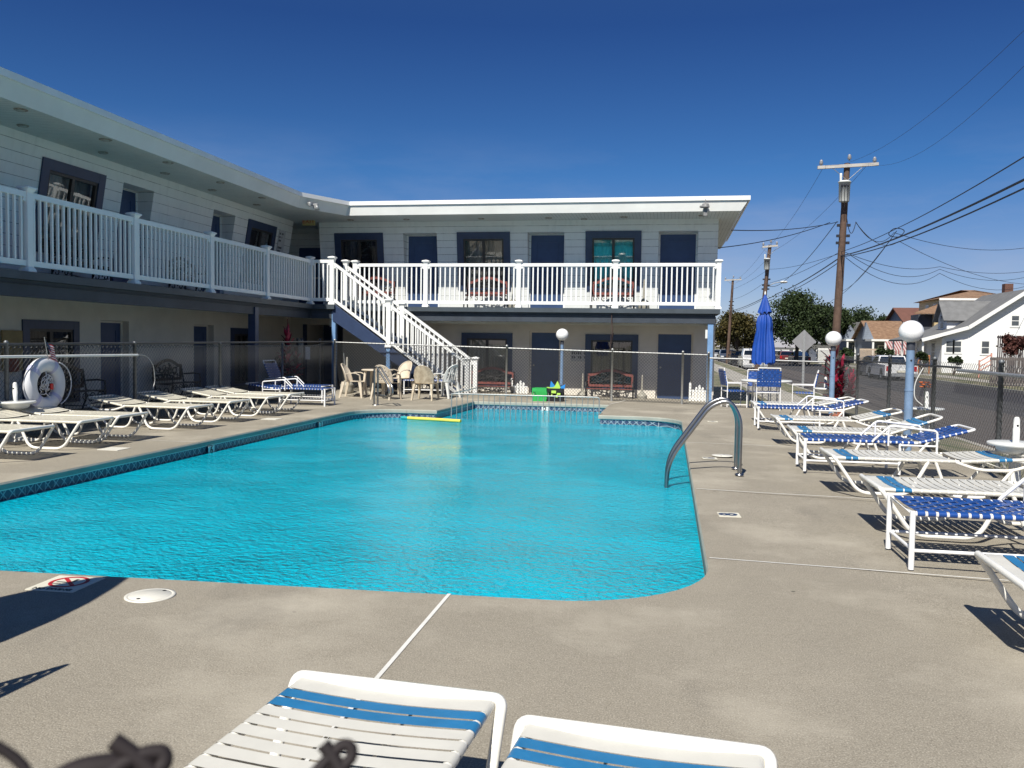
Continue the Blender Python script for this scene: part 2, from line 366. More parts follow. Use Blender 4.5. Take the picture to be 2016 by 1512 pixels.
# pool shell: coping lip, white line, tile, plaster
def ringwall(offA, zA, offB, zB, mi, mb, P=POOL):
    k = len(P); nrm = []
    for i in range(k):
        a, b, c = P[i-1], P[i], P[(i+1) % k]; d1 = Vector((b[0]-a[0], b[1]-a[1])).normalized(); d2 = Vector((c[0]-b[0], c[1]-b[1])).normalized()
        n = Vector((-(d1.y+d2.y), d1.x+d2.x)); n = n.normalized() if n.length > 1e-4 else Vector((-d1.y, d1.x)); cs = max(.5, n.dot(Vector((-d1.y, d1.x)))); nrm.append(n/cs)
    A = [(P[i][0]+nrm[i].x*offA, P[i][1]+nrm[i].y*offA, zA) for i in range(k)]; B = [(P[i][0]+nrm[i].x*offB, P[i][1]+nrm[i].y*offB, zB) for i in range(k)]
    mb.add(A+B, [(i, (i+1) % k, k+(i+1) % k, k+i) for i in range(k)], mi); return A, B
mb = MB()
ringwall(0, 0, .012, -.02, 0, mb); ringwall(.012, -.02, .012, -.075, 0, mb); ringwall(.012, -.075, -.015, -.076, 1, mb); ringwall(-.015, -.076, -.015, -.092, 1, mb)
ringwall(-.015, -.092, -.02, -.093, 2, mb); ringwall(-.02, -.093, -.02, -.27, 2, mb); ringwall(-.02, -.27, -.03, -1.25, 3, mb)
P2 = [Vector(p) for p in POOL]; ov, oe, of, *_ = delaunay_2d_cdt(P2, [(i, (i+1) % NP) for i in range(NP)], [], 0, 1e-5)
F = [tuple(f) for f in of if inside(sum(ov[i].x for i in f)/3, sum(ov[i].y for i in f)/3, POOL)]
mb.add([(v.x*1.0, v.y, -1.22 if v.y < 18.25 else -.75) for v in ov], F, 3)
tag(mb.build('pool_basin', [COPE, mat('white_tile_trim', (.62, .68, .66), .35, .05), TILE, POOLIN]), kind='structure')
mb = MB(); mb.add([(v.x, v.y, -.19) for v in ov], F); tag(mb.build('pool_water', WATER), kind='structure')
# white joint strips in the deck
JW = mat('white_joint_filler', (.68, .67, .63), .6, .08, 10)
mb = MB()
def strip(pts, w, z=.004):
    for a, b in zip(pts, pts[1:]):
        a, b = Vector(a), Vector(b); n = Vector((-(b-a).y, (b-a).x)).normalized()*w/2
        mb.quad((*(a-n), z), (*(b-n), z), (*(b+n), z), (*(a+n), z))
strip([(-1.25, 4.93), (-1.2, -3)], .022); strip([(.32, 9.2), (1.0, 9.12), (4.1, 8.9)], .016); strip([(.32, 6.2), (2.2, 6.05), (4.1, 5.95)], .016)
strip([(.32, 13.6), (4.1, 13.4)], .014); strip([(-6.68, 11.4), (-9.5, 11.4)], .014); strip([(-6.68, 15.2), (-9.5, 15.2)], .014); strip([(-1.42, 21.5), (-1.1, 23.2)], .02, .012)
tag(mb.build('deck_joint', JW), kind='structure')
# terrain, street
m, t, b, oc = newmat('lawn_and_sand')
n1 = noise(t, oc, .8, 7, .7, (.38, .6)); n2 = noise(t, oc, 9, 5, .7, (.3, .7))
c = mixc(t, n2, (.022, .045, .012), (.075, .11, .03)); c = mixc(t, math_(t, 'MULTIPLY', n1, .85), (.26, .22, .16), c); t.links.new(c, b.inputs['Base Color']); b.inputs['Roughness'].default_value = .95; bumpn(t, n2, b, .6, .03)
LAWN = m
m, t, b, oc = newmat('asphalt')
sx = N(t, 'ShaderNodeSeparateXYZ'); t.links.new(oc, sx.inputs[0]); n1 = noise(t, oc, 1.2, 6, .7, (.3, .7)); n2 = noise(t, oc, 40, 3, .6, (.3, .7))
far = math_(t, 'GREATER_THAN', math_(t, 'ADD', sx.outputs[0], math_(t, 'MULTIPLY', n1, .1)), 10.2)
c = mixc(t, far, (.075, .062, .055), (.032, .029, .031)); c = mixc(t, math_(t, 'MULTIPLY', n2, .3), c, (.13, .12, .11)); c = mixc(t, math_(t, 'MULTIPLY', n1, .25), c, (.03, .03, .03))
t.links.new(c, b.inputs['Base Color']); b.inputs['Roughness'].default_value = .9
ROAD = m
WALKC = mat('sidewalk_concrete', (.33, .31, .27), .9, .12, 1.5, .2, bscale=30)
mb = MB(); mb.quad((-1500, -600, -.62), (2000, -600, -.62), (2000, 2600, -.62), (-1500, 2600, -.62)); tag(mb.build('ground', LAWN), kind='structure')
def slab(name, x0, x1, y0, y1, z, m, h=.3, z1=None):
    mb = MB(); z1 = z if z1 is None else z1
    T = [(x0, y0, z), (x1, y0, z1), (x1, y1, z1), (x0, y1, z)]; mb.poly(T)
    Bm = [(p[0], p[1], -.65) for p in T]
    for i in range(4): mb.quad(Bm[i], Bm[(i+1) % 4], T[(i+1) % 4], T[i])
    return tag(mb.build(name, m), kind='structure')
slab('road', 5.9, 15.5, -60, 420, -.42, ROAD)
slab('kerb', 5.75, 5.896, -60, 420, -.29, WALKC); slab('kerb', 15.504, 15.65, -60, 420, -.29, WALKC)
slab('grass_verge', 4.154, 5.746, -60, 27.5, -.04, LAWN, z1=-.29); slab('grass_verge', 4.7, 5.746, 27.504, 420, -.29, LAWN)
slab('sidewalk', 3.3, 4.696, 27.504, 420, -.28, WALKC); slab('front_yard', 1.36, 3.296, 27.504, 420, -.29, LAWN)
mb = MB(); mb.quad((1.704, 23.904, -.13), (4.15, 23.904, -.13), (4.15, 27.5, -.27), (1.704, 27.5, -.27)); tag(mb.build('sandy_path', mat('sandy_dirt', (.30, .255, .19), .95, .2, 2, .4, bscale=30)), kind='structure')
slab('grass_verge', 15.654, 17.3, -60, 420, -.29, LAWN); slab('sidewalk', 17.304, 18.8, -60, 420, -.28, WALKC); slab('front_yard', 18.804, 90, -60, 420, -.27, LAWN)
# ------------------------------------------------------------ motel
LEAN = .165; FL = 2.52; CE = 5.2
motel = thing('motel_building', 'white two-storey motel with slanted upper walls and navy doors around the pool', 'motel', (0, 0, 0))
def PT(wing, s, z, d): return Vector((s, 26.35-d, z)) if wing == 'b' else Vector((-12.1+d, s, z))
def lean(z): return max(0, z-FL)*LEAN
def wall(wing, s0, s1, z0, z1, holes, m, name, leaning):
    S = sorted({s0, s1} | {h[0] for h in holes} | {h[1] for h in holes}); Z = sorted({z0, z1} | {h[2] for h in holes} | {h[3] for h in holes})
    ln = lean if leaning else (lambda z: 0)
    mb = MB()
    for a, b_ in zip(S, S[1:]):
        for c_, d_ in zip(Z, Z[1:]):
            cs, cz = (a+b_)/2, (c_+d_)/2
            if any(h[0] < cs < h[1] and h[2] < cz < h[3] for h in holes): continue
            mb.quad(PT(wing, a, c_, ln(c_)), PT(wing, b_, c_, ln(c_)), PT(wing, b_, d_, ln(d_)), PT(wing, a, d_, ln(d_)))
    for h in holes:                                    # reveals
        D = h[4]; a, b_, c_, d_ = h[:4]
        for s in (a, b_): mb.quad(PT(wing, s, c_, ln(c_)), PT(wing, s, d_, ln(d_)), PT(wing, s, d_, (ln(d_) if h[5] else 0)+D), PT(wing, s, c_, (ln(c_) if h[5] else 0)+D))
        mb.quad(PT(wing, a, d_, ln(d_)), PT(wing, b_, d_, ln(d_)), PT(wing, b_, d_, (ln(d_) if h[5] else 0)+D), PT(wing, a, d_, (ln(d_) if h[5] else 0)+D))
        if h[5]: mb.quad(PT(wing, a, c_, ln(c_)), PT(wing, b_, c_, ln(c_)), PT(wing, b_, c_, ln(c_)+D), PT(wing, a, c_, ln(c_)+D))
    return mb.build(name, m, motel)
CURT = {'grey': mat('grey_curtain', (.34, .33, .29), .9, .15, 5), 'teal': mat('pale_curtain', (.75, .82, .80), .9, .1, 5), 'dark': mat('brown_curtain', (.06, .045, .04), .9, .2, 5)}
def window(wing, s0, s1, z0, z1, leaning, cur='dark', tw=.2, glass=None):
    ln = lean if leaning else (lambda z: 0)
    P = lambda s, z, d: PT(wing, s, z, ln(z)+d)
    def bx(mb, a, b_, c_, d_, e0, e1, mi=0):
        vs = [P(a, c_, e0), P(b_, c_, e0), P(b_, c_, e1), P(a, c_, e1), P(a, d_, e0), P(b_, d_, e0), P(b_, d_, e1), P(a, d_, e1)]
        mb.add(vs, [(3, 2, 1, 0), (4, 5, 6, 7), (0, 1, 5, 4), (1, 2, 6, 5), (2, 3, 7, 6), (3, 0, 4, 7)], mi)
    mb = MB()
    bx(mb, s0, s0+tw, z0, z1, -.06, .035); bx(mb, s1-tw, s1, z0, z1, -.06, .035); bx(mb, s0+tw, s1-tw, z1-tw, z1, -.06, .033); bx(mb, s0+tw, s1-tw, z0, z0+.07, -.06, .045)
    win = mb.build('window', BLUEP, motel)
    a, b_, c_, d_ = s0+tw, s1-tw, z0+.07, z1-tw; k = .055
    mb = MB(); bx(mb, a, a+k, c_, d_, -.07, .01); bx(mb, b_-k, b_, c_, d_, -.07, .01); bx(mb, a+k, b_-k, d_-k, d_, -.07, .008); bx(mb, a+k, b_-k, c_, c_+k, -.07, .008)
    mid = (a+b_)/2; bx(mb, mid-.04, mid+.04, c_+k, d_-k, -.06, .006); mb.build('sash', BRONZE, win)
    for p, q in ((a+k, mid-.04), (mid+.04, b_-k)):
        mb = MB(); mb.quad(P(p, c_+k, -.03), P(q, c_+k, -.03), P(q, d_-k, -.03), P(p, d_-k, -.03)); mb.build('pane', glass or GLASS, win)
    mb = MB(); n = 44; vs = []
    for i in range(n+1):
        s = a+(b_-a)*i/n; dd = -.17+.022*sin(i*1.9)+.01*sin(i*.7)
        vs += [P(s, c_, dd), P(s, d_, dd)]
    mb.add(vs, [(2*i, 2*i+2, 2*i+3, 2*i+1) for i in range(n)], 0, True); mb.build('curtain', CURT[cur], win)
    mb = MB(); bx(mb, a-.02, b_+.02, c_-.02, d_+.02, -.5, -.3); mb.build('room_shade_backing', DARK, win)  # near-black slab, the unlit room's darkness is put into its colour
def door(wing, s0, s1, z0, z1, dpl, sill=None):
    mb = MB(); P = lambda s, z, d: PT(wing, s, z, d)
    def bx(a, b_, c_, d_, e0, e1, mi=0):
        vs = [P(a, c_, e0), P(b_, c_, e0), P(b_, c_, e1), P(a, c_, e1), P(a, d_, e0), P(b_, d_, e0), P(b_, d_, e1), P(a, d_, e1)]
        mb.add(vs, [(3, 2, 1, 0), (4, 5, 6, 7), (0, 1, 5, 4), (1, 2, 6, 5), (2, 3, 7, 6), (3, 0, 4, 7)], mi)
    bx(s0+.05, s1-.05, z0+.01, z1-.04, dpl-.05, dpl)
    w = s1-s0
    for (p, q, r0, r1) in ((.2, .8, .08, .42), (.2, .8, .5, .9)):
        H = z1-z0; A, B_, C_, D_ = s0+w*p, s0+w*q, z0+H*r0, z0+H*r1
        for (e, f, g, h) in ((A, B_, C_, C_+.025), (A, B_, D_-.025, D_), (A, A+.025, C_+.025, D_-.025), (B_-.025, B_, C_+.025, D_-.025)): bx(e, f, g, h, dpl-.01, dpl+.012)
    d = mb.build('door', DOORB, motel)
    mb = MB(); bx(s0, s0+.05, z0, z1, dpl-.06, dpl+.02); bx(s1-.05, s1, z0, z1, dpl-.06, dpl+.02); bx(s0+.05, s1-.05, z1-.04, z1, dpl-.06, dpl+.019); mb.build('door_frame', STUCCO if z0 < 1 else SIDING, d)
    ks = s0+.13; c0 = P(ks, z0+1.0, dpl+.05); mb = MB(); mb.sph(c0, .032, 6); mb.build('knob', GALV, d)
# --- back wing
D0 = -.06
bw_up = [(-10.45, -8.85), (-6.48, -4.82), (-2.52, -.86)]; bd_up = [(-8.2, -7.12), (-4.28, -3.16), (-.36, .78)]
holes = [(a+.01, b_-.01, 3.13, 4.86, -.3, True) for a, b_ in bw_up] + [(a, b_, FL, 4.86, D0-.02, False) for a, b_ in bd_up]
wall('b', -10.95, 1.35, FL-.2, CE+.05, holes, SIDING, 'upper_wall', True)
for i, (a, b_) in enumerate(bw_up): window('b', a, b_, 3.12, 4.87, True, ('dark', 'grey', 'teal')[i], glass=GLASST if i == 2 else None)
for a, b_ in bd_up: door('b', a, b_, FL, 4.855, D0)
bw_lo = [(-6.38, -4.76), (-2.5, -.9)]; bd_lo = [(-4.23, -3.27), (-.36, .72)]
holes = [(a+.01, b_-.01, .15, 1.79, -.3, True) for a, b_ in bw_lo] + [(a, b_, -.3, 1.88, -.16, False) for a, b_ in bd_lo] + [(-8.9, -7.9, -.3, 1.8, -.16, False), (-11.6, -10.3, -.3, 2.0, -1.5, False)]
wall('b', -12.1, 1.35, -.35, FL-.2, holes, STUCCO, 'lower_wall', False)
for i, (a, b_) in enumerate(bw_lo): window('b', a, b_, .15, 1.8, False, ('grey', 'dark')[i], tw=.17)
for a, b_ in bd_lo + [(-8.9, -7.9)]: door('b', a, b_, -.17, 1.875 if a > -8 else 1.795, -.15)
mb = MB(); mb.quad((-11.6, 27.9, -.35), (-10.3, 27.9, -.35), (-10.3, 27.9, 2.1), (-11.6, 27.9, 2.1)); mb.build('passage_door', DOORB, motel)
mb = MB(); mb.box((-11.6, 26.2, -.3), (-11.5, 26.3, 2.0)); mb.build('passage_trim', BLUEP, motel)
# --- left wing
y0 = 5.0
lw_up = [(10.9, 12.78), (14.62, 16.47), (22.75, 24.5), (6.4, 8.2)]; ld_up = [(13.35, 14.2), (17.1, 18.23), (20.88, 22.02), (8.9, 10.0)]
holes = [(a+.01, b_-.01, 3.13, 4.87, -.3, True) for a, b_ in lw_up] + [(a, b_, FL, 4.86, D0-.02, False) for a, b_ in ld_up[1:]]
wall('l', y0, 25.6, FL-.2, CE+.05, holes, SIDING, 'upper_wall', True)
for i, (a, b_) in enumerate(lw_up): window('l', a, b_, 3.12, 4.88, True, ('dark', 'grey', 'dark', 'dark')[i])
for a, b_ in ld_up[1:]: door('l', a, b_, FL, 4.855, D0)
lw_lo = [(10.4, 12.0), (14.5, 16.1), (22.45, 23.7), (6.4, 8.0)]; ld_lo = [(16.82, 17.82), (20.55, 21.55), (12.6, 13.5)]
holes = [(a+.01, b_-.01, .15, 1.8, -.3, True) for a, b_ in lw_lo] + [(a, b_, -.3, 1.86, -.2, False) for a, b_ in ld_lo[:2]]
wall('l', y0, 27.4, -.35, FL-.2, holes, STUCCO, 'lower_wall', False)
for i, (a, b_) in enumerate(lw_lo): window('l', a, b_, .15, 1.81, False, 'dark', tw=.17)
for a, b_ in ld_lo[:2]: door('l', a, b_, .0, 1.855, -.19)
# corner alcove upstairs with its dark door, end wall, rear walls
mb = MB(); yb = 27.2
mb.quad((-13, yb, FL), (-10.9, yb, FL), (-10.9, yb, CE+.05), (-13, yb, CE+.05))
mb.quad((-10.95, 26.35, FL-.2), (-10.95, yb, FL-.2), (-10.95, yb, CE+.05), (-10.95, 26.35-lean(CE+.05), CE+.05))
mb.quad((-12.1, 25.6, FL-.2), (-13, 25.6, FL-.2), (-13, 25.6, CE+.05), (-12.1+lean(CE+.05), 25.6, CE+.05)); mb.quad((-13, 25.6, FL), (-13, yb, FL), (-13, yb, CE), (-13, 25.6, CE))
mb.build('alcove_wall', SIDING, motel)
mb = MB(); mb.box((-12.15, yb-.07, FL), (-11.15, yb-.02, 4.55)); al = mb.build('door', DOORB, motel, label='dark door in the shaded upstairs corner')
mb = MB(); mb.cbox((-11.6, yb-.1, 3.55), (.5, .04, .06)); mb.build('push_bar', GALV, al)
mb = MB(); mb.quad((1.35, 26.35, -.35), (1.35, 34, -.35), (1.35, 34, CE), (1.35, 26.35, CE)); mb.poly([(1.35, 26.35, FL-.2), (1.35, 26.35-lean(CE+.05), CE+.05), (1.35, 26.35, CE+.05)])
mb.quad((-16, 34, -.5), (1.35, 34, -.5), (1.35, 34, CE), (-16, 34, CE)); mb.quad((-16, 5, -.5), (-16, 34, -.5), (-16, 34, CE), (-16, 5, CE)); mb.quad((-16, 5, -.5), (-12.1, 5, -.5), (-12.1, 5, CE), (-16, 5, CE))
mb.build('end_wall', SIDING, motel)
# roof: fascia, soffit, cap, top
bot = [(-10.30, 5), (-10.30, 22.9), (-9.50, 24.50), (1.86, 24.50), (1.86, 34)]; top = [(-10.18, 5), (-10.18, 22.8), (-9.40, 24.46), (2.06, 24.46), (2.06, 34)]
mb = MB()
for i in range(4):
    mb.quad((*bot[i], CE), (*bot[i+1], CE), (*top[i+1], 5.50), (*top[i], 5.50), 0)
    o = .035
cap = [(-10.14, 5), (-10.14, 22.78), (-9.36, 24.42), (2.10, 24.42), (2.10, 34)]
for i in range(4):
    mb.quad((*top[i], 5.485), (*top[i+1], 5.485), (*cap[i+1], 5.485), (*cap[i], 5.485), 1); mb.quad((*cap[i], 5.485), (*cap[i+1], 5.485), (*cap[i+1], 5.60), (*cap[i], 5.60), 1)
rf = mb.build('roof', [FASCIA, CAPW], motel)
mb = MB(); mb.poly([(*p, 5.598) for p in cap] + [(-16.3, 34, 5.598), (-16.3, 5, 5.598)]); mb.build('roof_membrane', mat('grey_roofing', (.35, .35, .34), .9, .1, 1), rf)
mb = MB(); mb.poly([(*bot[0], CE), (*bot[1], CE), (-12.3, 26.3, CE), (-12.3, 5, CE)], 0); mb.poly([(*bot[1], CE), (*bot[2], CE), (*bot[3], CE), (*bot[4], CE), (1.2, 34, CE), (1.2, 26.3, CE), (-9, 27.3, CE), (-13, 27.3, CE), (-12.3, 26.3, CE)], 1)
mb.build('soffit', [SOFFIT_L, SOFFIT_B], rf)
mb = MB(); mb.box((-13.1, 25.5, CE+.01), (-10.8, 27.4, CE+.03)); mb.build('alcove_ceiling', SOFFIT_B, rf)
# soffit lamps
for (px, py) in [(41, 216), (45, 247), (208, 275), (203, 300), (331, 320), (325, 341), (434, 359), (418, 374), (516, 389), (506, 403), (800, 431.6), (947, 430.3), (1080, 428.9), (1228, 427.2), (1382, 424.2), (1150, 431), (690, 433)]:
    p = GZ(px, py, CE-.005); mb = MB(); k_ = U(.75, 1); mb.lathe([(.13*k_, 0), (.125*k_, -.008), (.085, -.02), (.07, -.006)], p, 20); mb.lathe([(.07, -.006), (.05, -.02), (.001, -.022)], p, 16, 1, cap=False)
    mb.build('soffit_lamp', [mat('rusty_ring', (.13, .085, .06), .7, .5, 14, col2=(.5, .48, .42)), mat('lamp_diffuser', (.4, .4, .38), .5)], rf)
# balcony decks
mb = MB(); mb.poly([(-12.1, 5, FL), (-10.02, 5, FL), (-10.02, 23.3, FL), (-9.38, 23.3, FL), (-9.38, 24.5, FL), (1.34, 24.5, FL), (1.34, 26.35, FL), (-10.95, 26.35, FL), (-10.95, 27.2, FL), (-13, 27.2, FL), (-13, 25.6, FL), (-12.1, 25.6, FL)])
mb.poly([(p[0], p[1], FL-.2) for p in [(-12.1, 5), (-10.1, 5), (-10.1, 23.4), (-9.46, 23.4), (-9.46, 24.6), (1.26, 24.6), (1.26, 26.35), (-12.1, 26.35)]])
bal = mb.build('balcony_floor', mat('grey_blue_floor_paint', (.16, .19, .23), .6, .15, 3), motel)
mb = MB(); e = [(-10.02, 5), (-10.02, 23.3), (-9.38, 23.3), (-9.38, 24.5), (1.38, 24.5), (1.38, 26.35)]; e2 = [(-10.14, 5), (-10.14, 23.42), (-9.50, 23.42), (-9.50, 24.62), (1.26, 24.62), (1.26, 26.35)]
for i in range(5):
    A, B_, A2, B2 = e[i], e[i+1], e2[i], e2[i+1]
    mb.quad((*A, FL), (*B_, FL), (*B_, FL-.13), (*A, FL-.13), 0); mb.quad((*A, FL-.13), (*B_, FL-.13), (*B2, FL-.13), (*A2, FL-.13), 1); mb.quad((*A2, FL-.13), (*B2, FL-.13), (*B2, FL-.40), (*A2, FL-.40), 1)
    mb.quad((*A2, FL-.40), (*B2, FL-.40), *( [(B2[0]-.12*(i in (0,)), B2[1]+.12*(i != 0), FL-.40), (A2[0]-.12*(i in (0,)), A2[1]+.12*(i != 0), FL-.40)] ), 1)
mb.build('balcony_fascia', [BLUET, BEAM], motel)
mb = MB(); mb.box((-10.5, 5, 2.13), (-10.3, 24.5, 2.318)); mb.box((-9.5, 25.0, 2.06), (1.3, 25.15, 2.318)); mb.build('balcony_beam', STUCCO, motel)
for (x, y, wd, mt_) in ((-10.2, GX(499, 640, -10.2).y, .19, BLUEP), (-9.44, 23.48, .11, BLUEL), (-9.72, 24.3, .09, BLUEP), (1.14, 24.72, .15, BLUEL), (-10.2, 13.2-4, .19, BLUEP)):
    z0 = gz(x, y)-.02; mb = MB(); mb.box((x-wd/2, y-wd/2, z0), (x+wd/2, y+wd/2, FL-.2 if wd != .19 else 2.3)); mb.build('support_post', mt_, motel)
mb = MB(); mb.cbox((1.03, 24.66, 1.83), (.06, .06, .24)); mb.build('downlight', PLASW, motel)
mb = MB(); mb.cbox((-9.72, 24.1, 2.0), (.16, .16, .2)); mb.build('downlight', PLASW, motel)
# railings
def postmesh(h, w=.125):
    mb = MB(); a = w/2
    mb.box((-a, -a, 0), (a, a, h)); q = [(a+.03, 0), (a+.03, .03), (a+.008, .075), (a, .08)]
    def sq(prof, mb):
        vs = []
        for r, z in prof: vs += [(-r, -r, z), (r, -r, z), (r, r, z), (-r, r, z)]
        fs = [(4*i+j, 4*i+(j+1) % 4, 4*i+4+(j+1) % 4, 4*i+4+j) for i in range(len(prof)-1) for j in range(4)] + [(0, 3, 2, 1), tuple(4*(len(prof)-1)+j for j in range(4))]
        mb.add(vs, fs)
    sq(q, mb); sq([(a+.002, h-.10), (a+.03, h-.045), (a+.045, h-.04), (a+.045, h-.015), (a+.02, h), (.01, h+.02)], mb)
    return mb
_pm = postmesh(1.36).build('post', VINYL); _bm = MB().box((-.019, -.019, 0), (.019, .019, 1)).build('baluster', VINYL)
C.objects.unlink(_pm); C.objects.unlink(_bm)
def post(par, x, y, z, sc=1):
    o = bpy.data.objects.new('post', _pm.data); C.objects.link(o); o.parent = par; o.location = (x, y, z); o.scale = (1, 1, sc); return o
def railing(par, A, B, zt=1.27, zb=.14, n=None, pitch=.142, postA=True, postB=False, ph=1, name='railing'):
    A, B = Vector(A), Vector(B); h = Vector((B.x-A.x, B.y-A.y, 0)); Lh = h.length; hd = h/Lh; g = .065
    a = A.lerp(B, g/Lh); b_ = A.lerp(B, 1-g/Lh); up = Vector((0, 0, 1))
    mb = MB()
    for z, hh, ww in ((zt-.045, .09, .085), (zb, .09, .06)):
        n2 = Vector((-hd.y, hd.x, 0))*ww/2; vs = []
        for P in (a, b_):
            for s1, s2 in ((-1, -1), (1, -1), (1, 1), (-1, 1)): vs.append(P + n2*s1 + up*(z+s2*hh/2))
        mb.add(vs, [(0, 1, 2, 3), (7, 6, 5, 4), (0, 4, 5, 1), (1, 5, 6, 2), (2, 6, 7, 3), (3, 7, 4, 0)])
    for P, sg in ((a, 1), (b_, -1)):                    # brackets
        mb.bar(P+up*(zt-.13), P+hd*sg*.05+up*(zt-.1+(B.z-A.z)/Lh*.05*sg), .07, .07)
    r = mb.build(name, VINYL, par)
    n = n or max(1, round(Lh/pitch)-1)
    ang = atan2(hd.y, hd.x)
    for i in range(1, n+1):
        P = A.lerp(B, i/(n+1)); o = bpy.data.objects.new('baluster', _bm.data); C.objects.link(o); o.parent = r; o.location = (P.x, P.y, P.z+zb); o.scale = (1, 1, zt-zb-.06); o.rotation_euler = (0, 0, ang)
    if postA: post(r, A.x, A.y, A.z, ph)
    if postB: post(r, B.x, B.y, B.z, ph)
    return r
ys = [6.7, 9.5, 12.3, 15.1, 17.9, 20.65, 23.4]
for a, b_ in zip(ys, ys[1:]): railing(motel, (-10.14, a, FL), (-10.14, b_, FL), postB=(b_ == 23.4))
railing(motel, (-10.14, 23.4, FL), (-9.48, 23.4, FL), postA=False, n=4)
xs = [GY(699.8, 520, 24.6).x, GY(839, 520, 24.6).x, GY(1022, 520, 24.6).x, GY(1212.5, 520, 24.6).x, GY(1415.5, 520, 24.6).x]
for a, b_ in zip(xs, xs[1:]): railing(motel, (a, 24.6, FL), (b_, 24.6, FL), postB=(b_ == xs[-1]))
railing(motel, (xs[-1], 24.6, FL), (xs[-1], 26.25, FL), postA=False)
# staircase
st = thing('staircase', 'white railed outdoor staircase on navy stringers up to the motel balcony', 'staircase', (0, 0, 0))
YF, YB = 23.42, 24.46; XT, XB = -9.48, -5.50; SL = 2.81/3.98
def szl(x): return FL+.02-(x-XT)*SL
for y in (YF, YB):
    mb = MB(); d = .5
    mb.prism([(XT+.02, y, szl(XT)), (XB+.02, y, -.29+.0), (XB-.35, y, -.27), (XT+.02, y, szl(XT)-d)], (0, -.03, .03), (0, .03, .03)); mb.build('stringer', BLUEP, st)
for i in range(13):
    x = XT+.15+i*.30; z = szl(x)-.02
    if z > .02: mb = MB(); mb.box((x-.14, YF+.04, z-.04), (x+.16, YB-.04, z)); mb.build('tread', mat('slate_tread', (.10, .12, .15), .7, .15, 4), st)
for y in (YF, YB):
    xm = -7.79 if y == YF else -7.72
    zA, zM = FL, FL-(xm-XT)*SL; zB = zM-(XB-xm)*SL
    r = railing(st, (XT, y, zA), (xm, y, zM), zt=1.24, zb=.17, ph=1.0, name='stair_railing'); r2 = railing(st, (xm, y, zM), (XB, y, zB), zt=1.24, zb=.17, ph=1.0, postB=True, name='stair_railing')
for x in (-7.79,): mb = MB(); mb.box((x-.055, YF-.055, .0), (x+.055, YF+.055, 1.4)); mb.build('support_post', BLUEL, st)
# small fixtures on the motel
def flood(p, n, ex=None):
    mb = MB(); p = Vector(p); mb.cbox(p, (.12, .10, .14)); mb.tube([p, p+Vector((-.12, -.14, .03))], .02); q = p+Vector((-.12, -.14, .03))
    mb.lathe([(.03, -.06), (.075, .05), (.07, .055), (.001, .05)], q+Vector((0, 0, 0)), 14); mb.tube([p, p+Vector((.1, -.15, -.08))], .02); mb.lathe([(.03, .06), (.07, -.05), (.001, -.045)], p+Vector((.1, -.15, -.08)), 14)
    return mb
tag(flood(GY(622, 406, 23.2), 0).build('security_light', GALV), 'twin-head security light on the shaded inner roof corner', 'security light')
pc = GY(1389, 407, 24.35); mb = MB(); mb.lathe([(.0, .10), (.09, .08), (.11, .0), (.11, -.02)], pc, 14); mb.tube([pc, pc+Vector((-.14, -.12, -.02))], .035); mb.cbox(pc+Vector((0, .05, -.14)), (.1, .08, .2)); mb.tube([pc+Vector((0, 0, .1)), pc+Vector((.0, .02, .22))], .01)
tag(mb.build('security_camera', mat('dull_grey_plastic', (.2, .2, .2), .5, .2, 10)), 'grey dome camera with lens on the sunlit white roof edge', 'camera')
es = thing('exit_sign', 'yellow EXIT sign with red letters hanging in the upstairs corner', 'exit sign', (0, 0, 0)); p = GY(608, 436, 25.4)
mb = MB(); mb.cbox(p, (.40, .06, .25)); mb.build('sign_box', mat('aged_sign_face', (.50, .40, .17), .5, .08, 5), es); text_mesh('lettering', 'EXIT', .2, frameM(p+Vector((0, -.034, 0)), (1, 0, 0), (0, 0, 1)), SIGNR, es)
mb = MB(); mb.box((p.x-.02, p.y-.02, p.z+.125), (p.x+.02, p.y+.02, CE)); mb.build('hanger', GALV, es)
def notice(px, py, wing, lines, w_, h_, size, label, face=SIGNW, ink=INK, leaning=True):
    if wing == 'l':
        z = 4.0; p = GX(px, py, -12.1+.25 if leaning else -12.08)
        if leaning: p = GX(px, py, -12.1+lean(p.z)+.02)
        x, y = Vector((0, 1, 0)), Vector((LEAN if leaning else 0, 0, 1)); n = Vector((1, 0, 0))
    else: p = GY(px, py, 26.33); x, y, n = Vector((1, 0, 0)), Vector((0, 0, 1)), Vector((0, -1, 0))
    s = thing('notice_sign', label, 'sign'); M = frameM(p, x, y)
    mb = MB(); mb.box((-w_/2, -h_/2, -.005), (w_/2, h_/2, .01), 0, M); mb.build('sign_board', face, s)
    mb = MB(); rr = random.Random(3); yy = h_/2-size*1.1
    for ln in lines:
        xx = -w_*.4
        for ch in ln:
            if ch != ' ': mb.cbox((xx, yy, .011), (size*.42, size*rr.uniform(.6, .8), .003), 0, M)
            xx += size*.62
        yy -= size*1.25
    mb.build('lettering', ink, s)
notice(1140, 700, 'b', ['xxxxx xx','xx xx xx'], .50, .36, .10, 'small white wall notice with two lines of black letters between navy door and window', mat('notice_white', (.46, .45, .43), .6, .05))
notice(553, 478, 'l', ['xx xx','xx x','xxx','','xxxxx','xxxx','xxxxx'], .42, .72, .085, 'pale notice with dark lettering on the upper left wall beside the last window', mat('notice_grey', (.56, .57, .58), .6, .05))
mb = MB(); p = GX(24, 690, -12.05); mb.cbox(p, (.03, .5, .75)); mb.cbox(p+Vector((.02, -.02, -.25)), (.03, .3, .3), 1); tag(mb.build('bulletin_board', [mat('kraft_board', (.30, .22, .10), .7, .2, 5), mat('red_print', (.2, .05, .03), .7, .3, 12)]), 'tan board on the lower left wall behind the fence', 'bulletin board')
